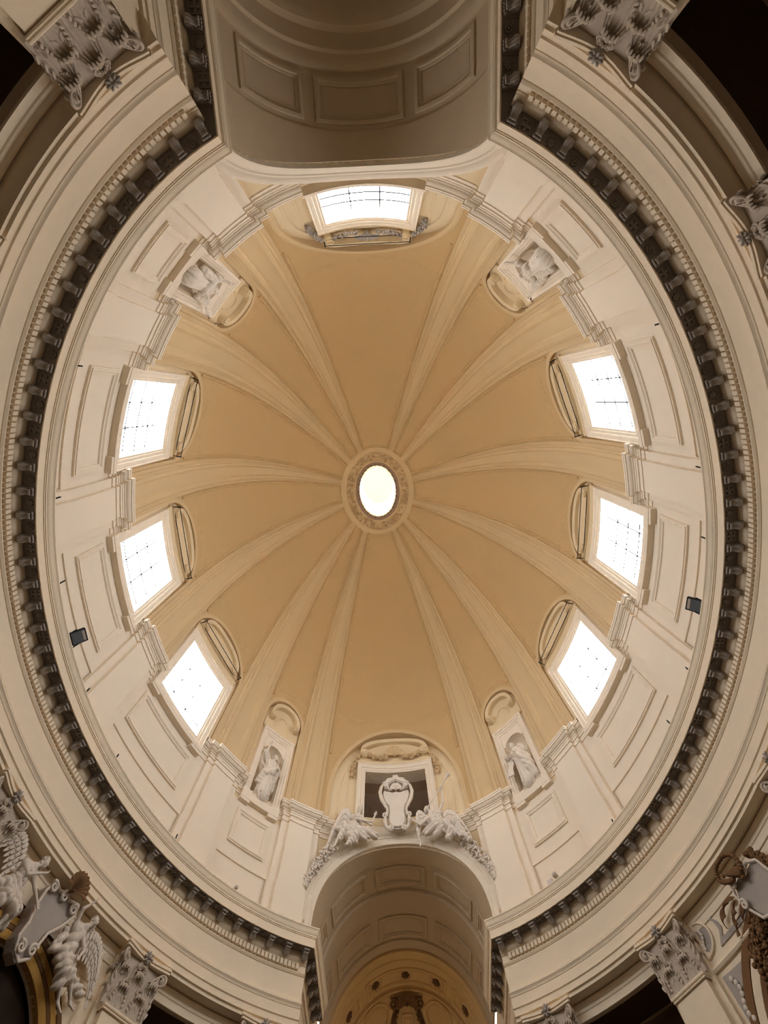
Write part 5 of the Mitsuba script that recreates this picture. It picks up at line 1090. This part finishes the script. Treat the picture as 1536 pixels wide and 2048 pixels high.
obj('horn', HC(tube(np.c_[hh_[:55, 0], -.16 + 0 * tt_[:55], hh_[:55, 1]], (.055 - .02 * tt_[:55]) * (1 + .16 * np.sign(np.sin(tt_[:55] * 150))), 9)), BROWN, hc, 50)
obj('horn', HC(tube(np.c_[hh_[55:, 0], -.16 + 0 * tt_[55:], hh_[55:, 1]], (.035 + .02 * tt_[55:]) * (1 + .16 * np.sign(np.sin(tt_[55:] * 150))), 9)), BROWN, hc, 50)
obj('head', HC(cat_m([hull(np.vstack([blob((-.02, -.10, -3.0), (.12, .12, .13)).vertices, blob((-.28, -.20, -2.90), (.06, .06, .06)).vertices])), blob((-.42, -.2, -2.85), (.05, .04, .04)), blob((.02, -.14, -2.88), (.07, .04, .04)), blob((-.02, -.12, -3.14), (.07, .04, .04))])), BROWN, hc, 40)
for nm, pts, rad, n, lab in (('flower_garland', [(-.5, -.05, -3.6), (-.75, -.05, -3.8), (-1.0, -.05, -3.95), (-1.15, -.05, -4.2), (-1.25, -.05, -4.5)], [.13, .22, .30, .30, .2], 420, 'dark brown garland of fruit hanging below the horned cartouche'),
                             ('flower_garland', [(.30, -.05, -2.75), (.48, -.05, -2.85), (.5, -.05, -3.1), (.8, -.05, -3.3)], [.10, .15, .15, .15], 140, 'brown stucco flowers beside the horn at the right picture edge')):
    kx = thing(nm, lab, 'garland'); labels[kx]['kind'] = 'stuff'; scene[kx] = mikit.ply(garland(pts, rad, n, 90 + n, wrapper(CR, .95), .05), BROWN, smooth=45)
rb = thing('stucco_ribbon', 'fluttering brown stucco ribbon left of the horned cartouche', 'ribbon')
def ribbon(pts, w): 
    p = CubicSpline(np.linspace(0, 1, len(pts)), np.array(pts, float))(np.linspace(0, 1, 40)); q = np.linspace(0, 1, 40)
    v = np.stack([np.c_[p[:, 0] + sx * w * np.cos(q * 9), -.04 + sx * .03 * np.sin(q * 14), p[:, 1] + sx * w * np.sin(q * 9)] for sx in (-1, 0, 1)], 1); return cat_m([grid(v), grid(v + np.array([0, .02, 0]))])
for pts in ([(-.9, -2.95), (-1.1, -2.88), (-1.28, -2.92), (-1.46, -3.0), (-1.56, -3.12), (-1.52, -3.24)], [(-.95, -3.0), (-1.1, -3.12), (-1.22, -3.22), (-1.30, -3.36), (-1.42, -3.48)], [(-.7, -3.05), (-.85, -3.2), (-1.0, -3.38), (-.8, -3.42), (-.7, -3.3)]): obj('strand', wrapper(CR, 1.02)(ribbon(pts, .055)), BROWN, rb, 60)
ga = thing('garlanded_arch', 'chapel arch with brown leaf bands, lower right corner', 'arch frame')
gp = np.vstack([[(2.15, -9)], arc(0, -5.95, 2.15, 2.15, 0, 180, 40), [(-2.15, -9)]]) + [sR, 0]
for nm, pr, mt in (('leaf_band', [(-.45, 0), (-.46, .07), (-.66, .07), (-.67, 0)], BROWN), ('cream_band', [(-.22, 0), (-.23, .06), (-.44, .06), (-.45, 0)], STONE), ('leaf_band', [(-.08, 0), (-.09, .07), (-.21, .07), (-.22, 0)], BROWN), ('cream_band', [(0, -.1), (0, .05), (-.07, .05), (-.08, 0)], STONE)): obj(nm, sweep(gp, pr, lw_, False), mt, ga)
# ------------------------------------------------- lamps and fittings on the ledge of the cornice
_q = EYE
def pix_ray(u, v): return R.T @ np.array([(u - 768) / 888.42, -(v - 1024) / 888.42, 1.])
def on_offset(u, v, d):
    D = pix_ray(u, v); lo, hi = 1., 80.
    for _ in range(60):
        m_ = (lo + hi) / 2; p = EYE + m_ * D; a = math.atan2(p[1] / B, p[0] / A)
        # signed distance from the offset oval, by its angle
        q, n = ell(np.array(a), np.array(d)); lo, hi = (m_, hi) if (p[:2] - q) @ n < 0 else (lo, m_)
    p = EYE + lo * D; return math.atan2(p[1] / B, p[0] / A), p[2] - ZL
LAMP = mat('m_lamp', (.03, .033, .036), tex=False); scene['m_lampglass'] = {'type': 'twosided', 'b': {'type': 'roughplastic', 'diffuse_reflectance': {'type': 'rgb', 'value': [.10, .115, .13]}, 'alpha': .15}}
for side, lab, (tl, zl) in (('l', 'dark floodlight on the cornice ledge at the left, below the middle window', (178.35, .68)), ('r', 'dark floodlight on the cornice ledge at the right, below the middle window', (1.5, .62))):
    fl_ = thing('floodlight', lab, 'floodlight', 'floodlights on the cornice ledge'); F = FF(tl, .30, zl) @ rot([1, 0, 0], 38)
    obj('housing', xf(cat_m([hull([(x, y, z) for x in (-.20, .20) for z in (-.20, .20) for y in (-.07, .02)] + [(x, .12, z) for x in (-.13, .13) for z in (-.13, .13)])] + [bevel_box(-.205, .205, -.085, -.06, a, b, .004) for a, b in ((-.205, -.18), (.18, .205))] + [bevel_box(a, b, -.085, -.06, -.205, .205, .004) for a, b in ((-.205, -.18), (.18, .205))]), F), LAMP, fl_)
    obj('lamp_glass', xf(bevel_box(-.18, .18, -.078, -.068, -.18, .18, .002), F), 'm_lampglass', fl_); obj('reflector', xf(bevel_box(-.16, .16, -.082, -.076, .10, .17, .002), F), GREY, fl_)
    G = FF(tl, .30, 0); obj('bracket', xf(tube([(-.22, 0, zl), (-.22, .05, zl - .3), (0, .06, .03), (.22, .05, zl - .3), (.22, 0, zl)], .018, 6), G), LAMP, fl_)
for i, (u, v) in enumerate([(162, 729), (118, 993), (127, 1162), (177, 1380), (236, 1513), (355, 1674), (1312, 646), (1395, 932), (1406, 1074), (1374, 1338), (1336, 1445), (1224, 1644)]):
    t, z = on_offset(u, v, .14); h = thing('iron_peg', 'small black iron peg standing on the cornice ledge', 'peg', 'iron pegs along the cornice ledge')
    F = frame(t, .14, 0); obj('pin', xf(tube([(0, 0, -.02), (0, 0, max(z, .06) + .06)], .02, 7), F), IRON, h)
for u, v, lab in ((472, 1783, 'small grey round sensor on the ledge, lower left of the drum'), (1110, 1757, 'small grey spotlight can on the ledge, lower right of the drum')):
    t, z = on_offset(u, v, .25); sp2 = thing('spotlight', lab, 'spotlight'); F = FF(math.degrees(t), .25, max(z, .1)); z = max(z, .1)
    obj('can', xf(tube([(0, .10, -.04), (0, -.12, .06)], .085 if u > 600 else .065, 14), F), GREY, sp2, 50); obj('stem', xf(tube([(0, .02, 0), (0, .04, -z)], .025, 7), F), GREY, sp2)
t, z = on_offset(1099, 1771, .3); jb = thing('junction_box', 'small pale box on the ledge beside the spotlight can, lower right', 'box'); F = FF(math.degrees(t), .3, 0)
scene[jb] = mikit.ply(xf(bevel_box(-.11, .11, -.06, .06, 0, max(z, .15) + .14, .01), F), mat('m_palebox', srgb(205, 196, 192), tex=False))
t, z = on_offset(563, 1828, .25); ct = thing('cable_bracket', 'short dark cable bracket lying on the ledge left of the choir arch', 'bracket'); F = FF(math.degrees(t), .25, 0)
scene[ct] = mikit.ply(xf(cat_m([bevel_box(-.28, .28, -.03, .03, .04, .10, .008)] + [bevel_box(x - .03, x + .03, -.04, .04, 0, .14, .006) for x in (-.22, 0, .22)]), F), LAMP)
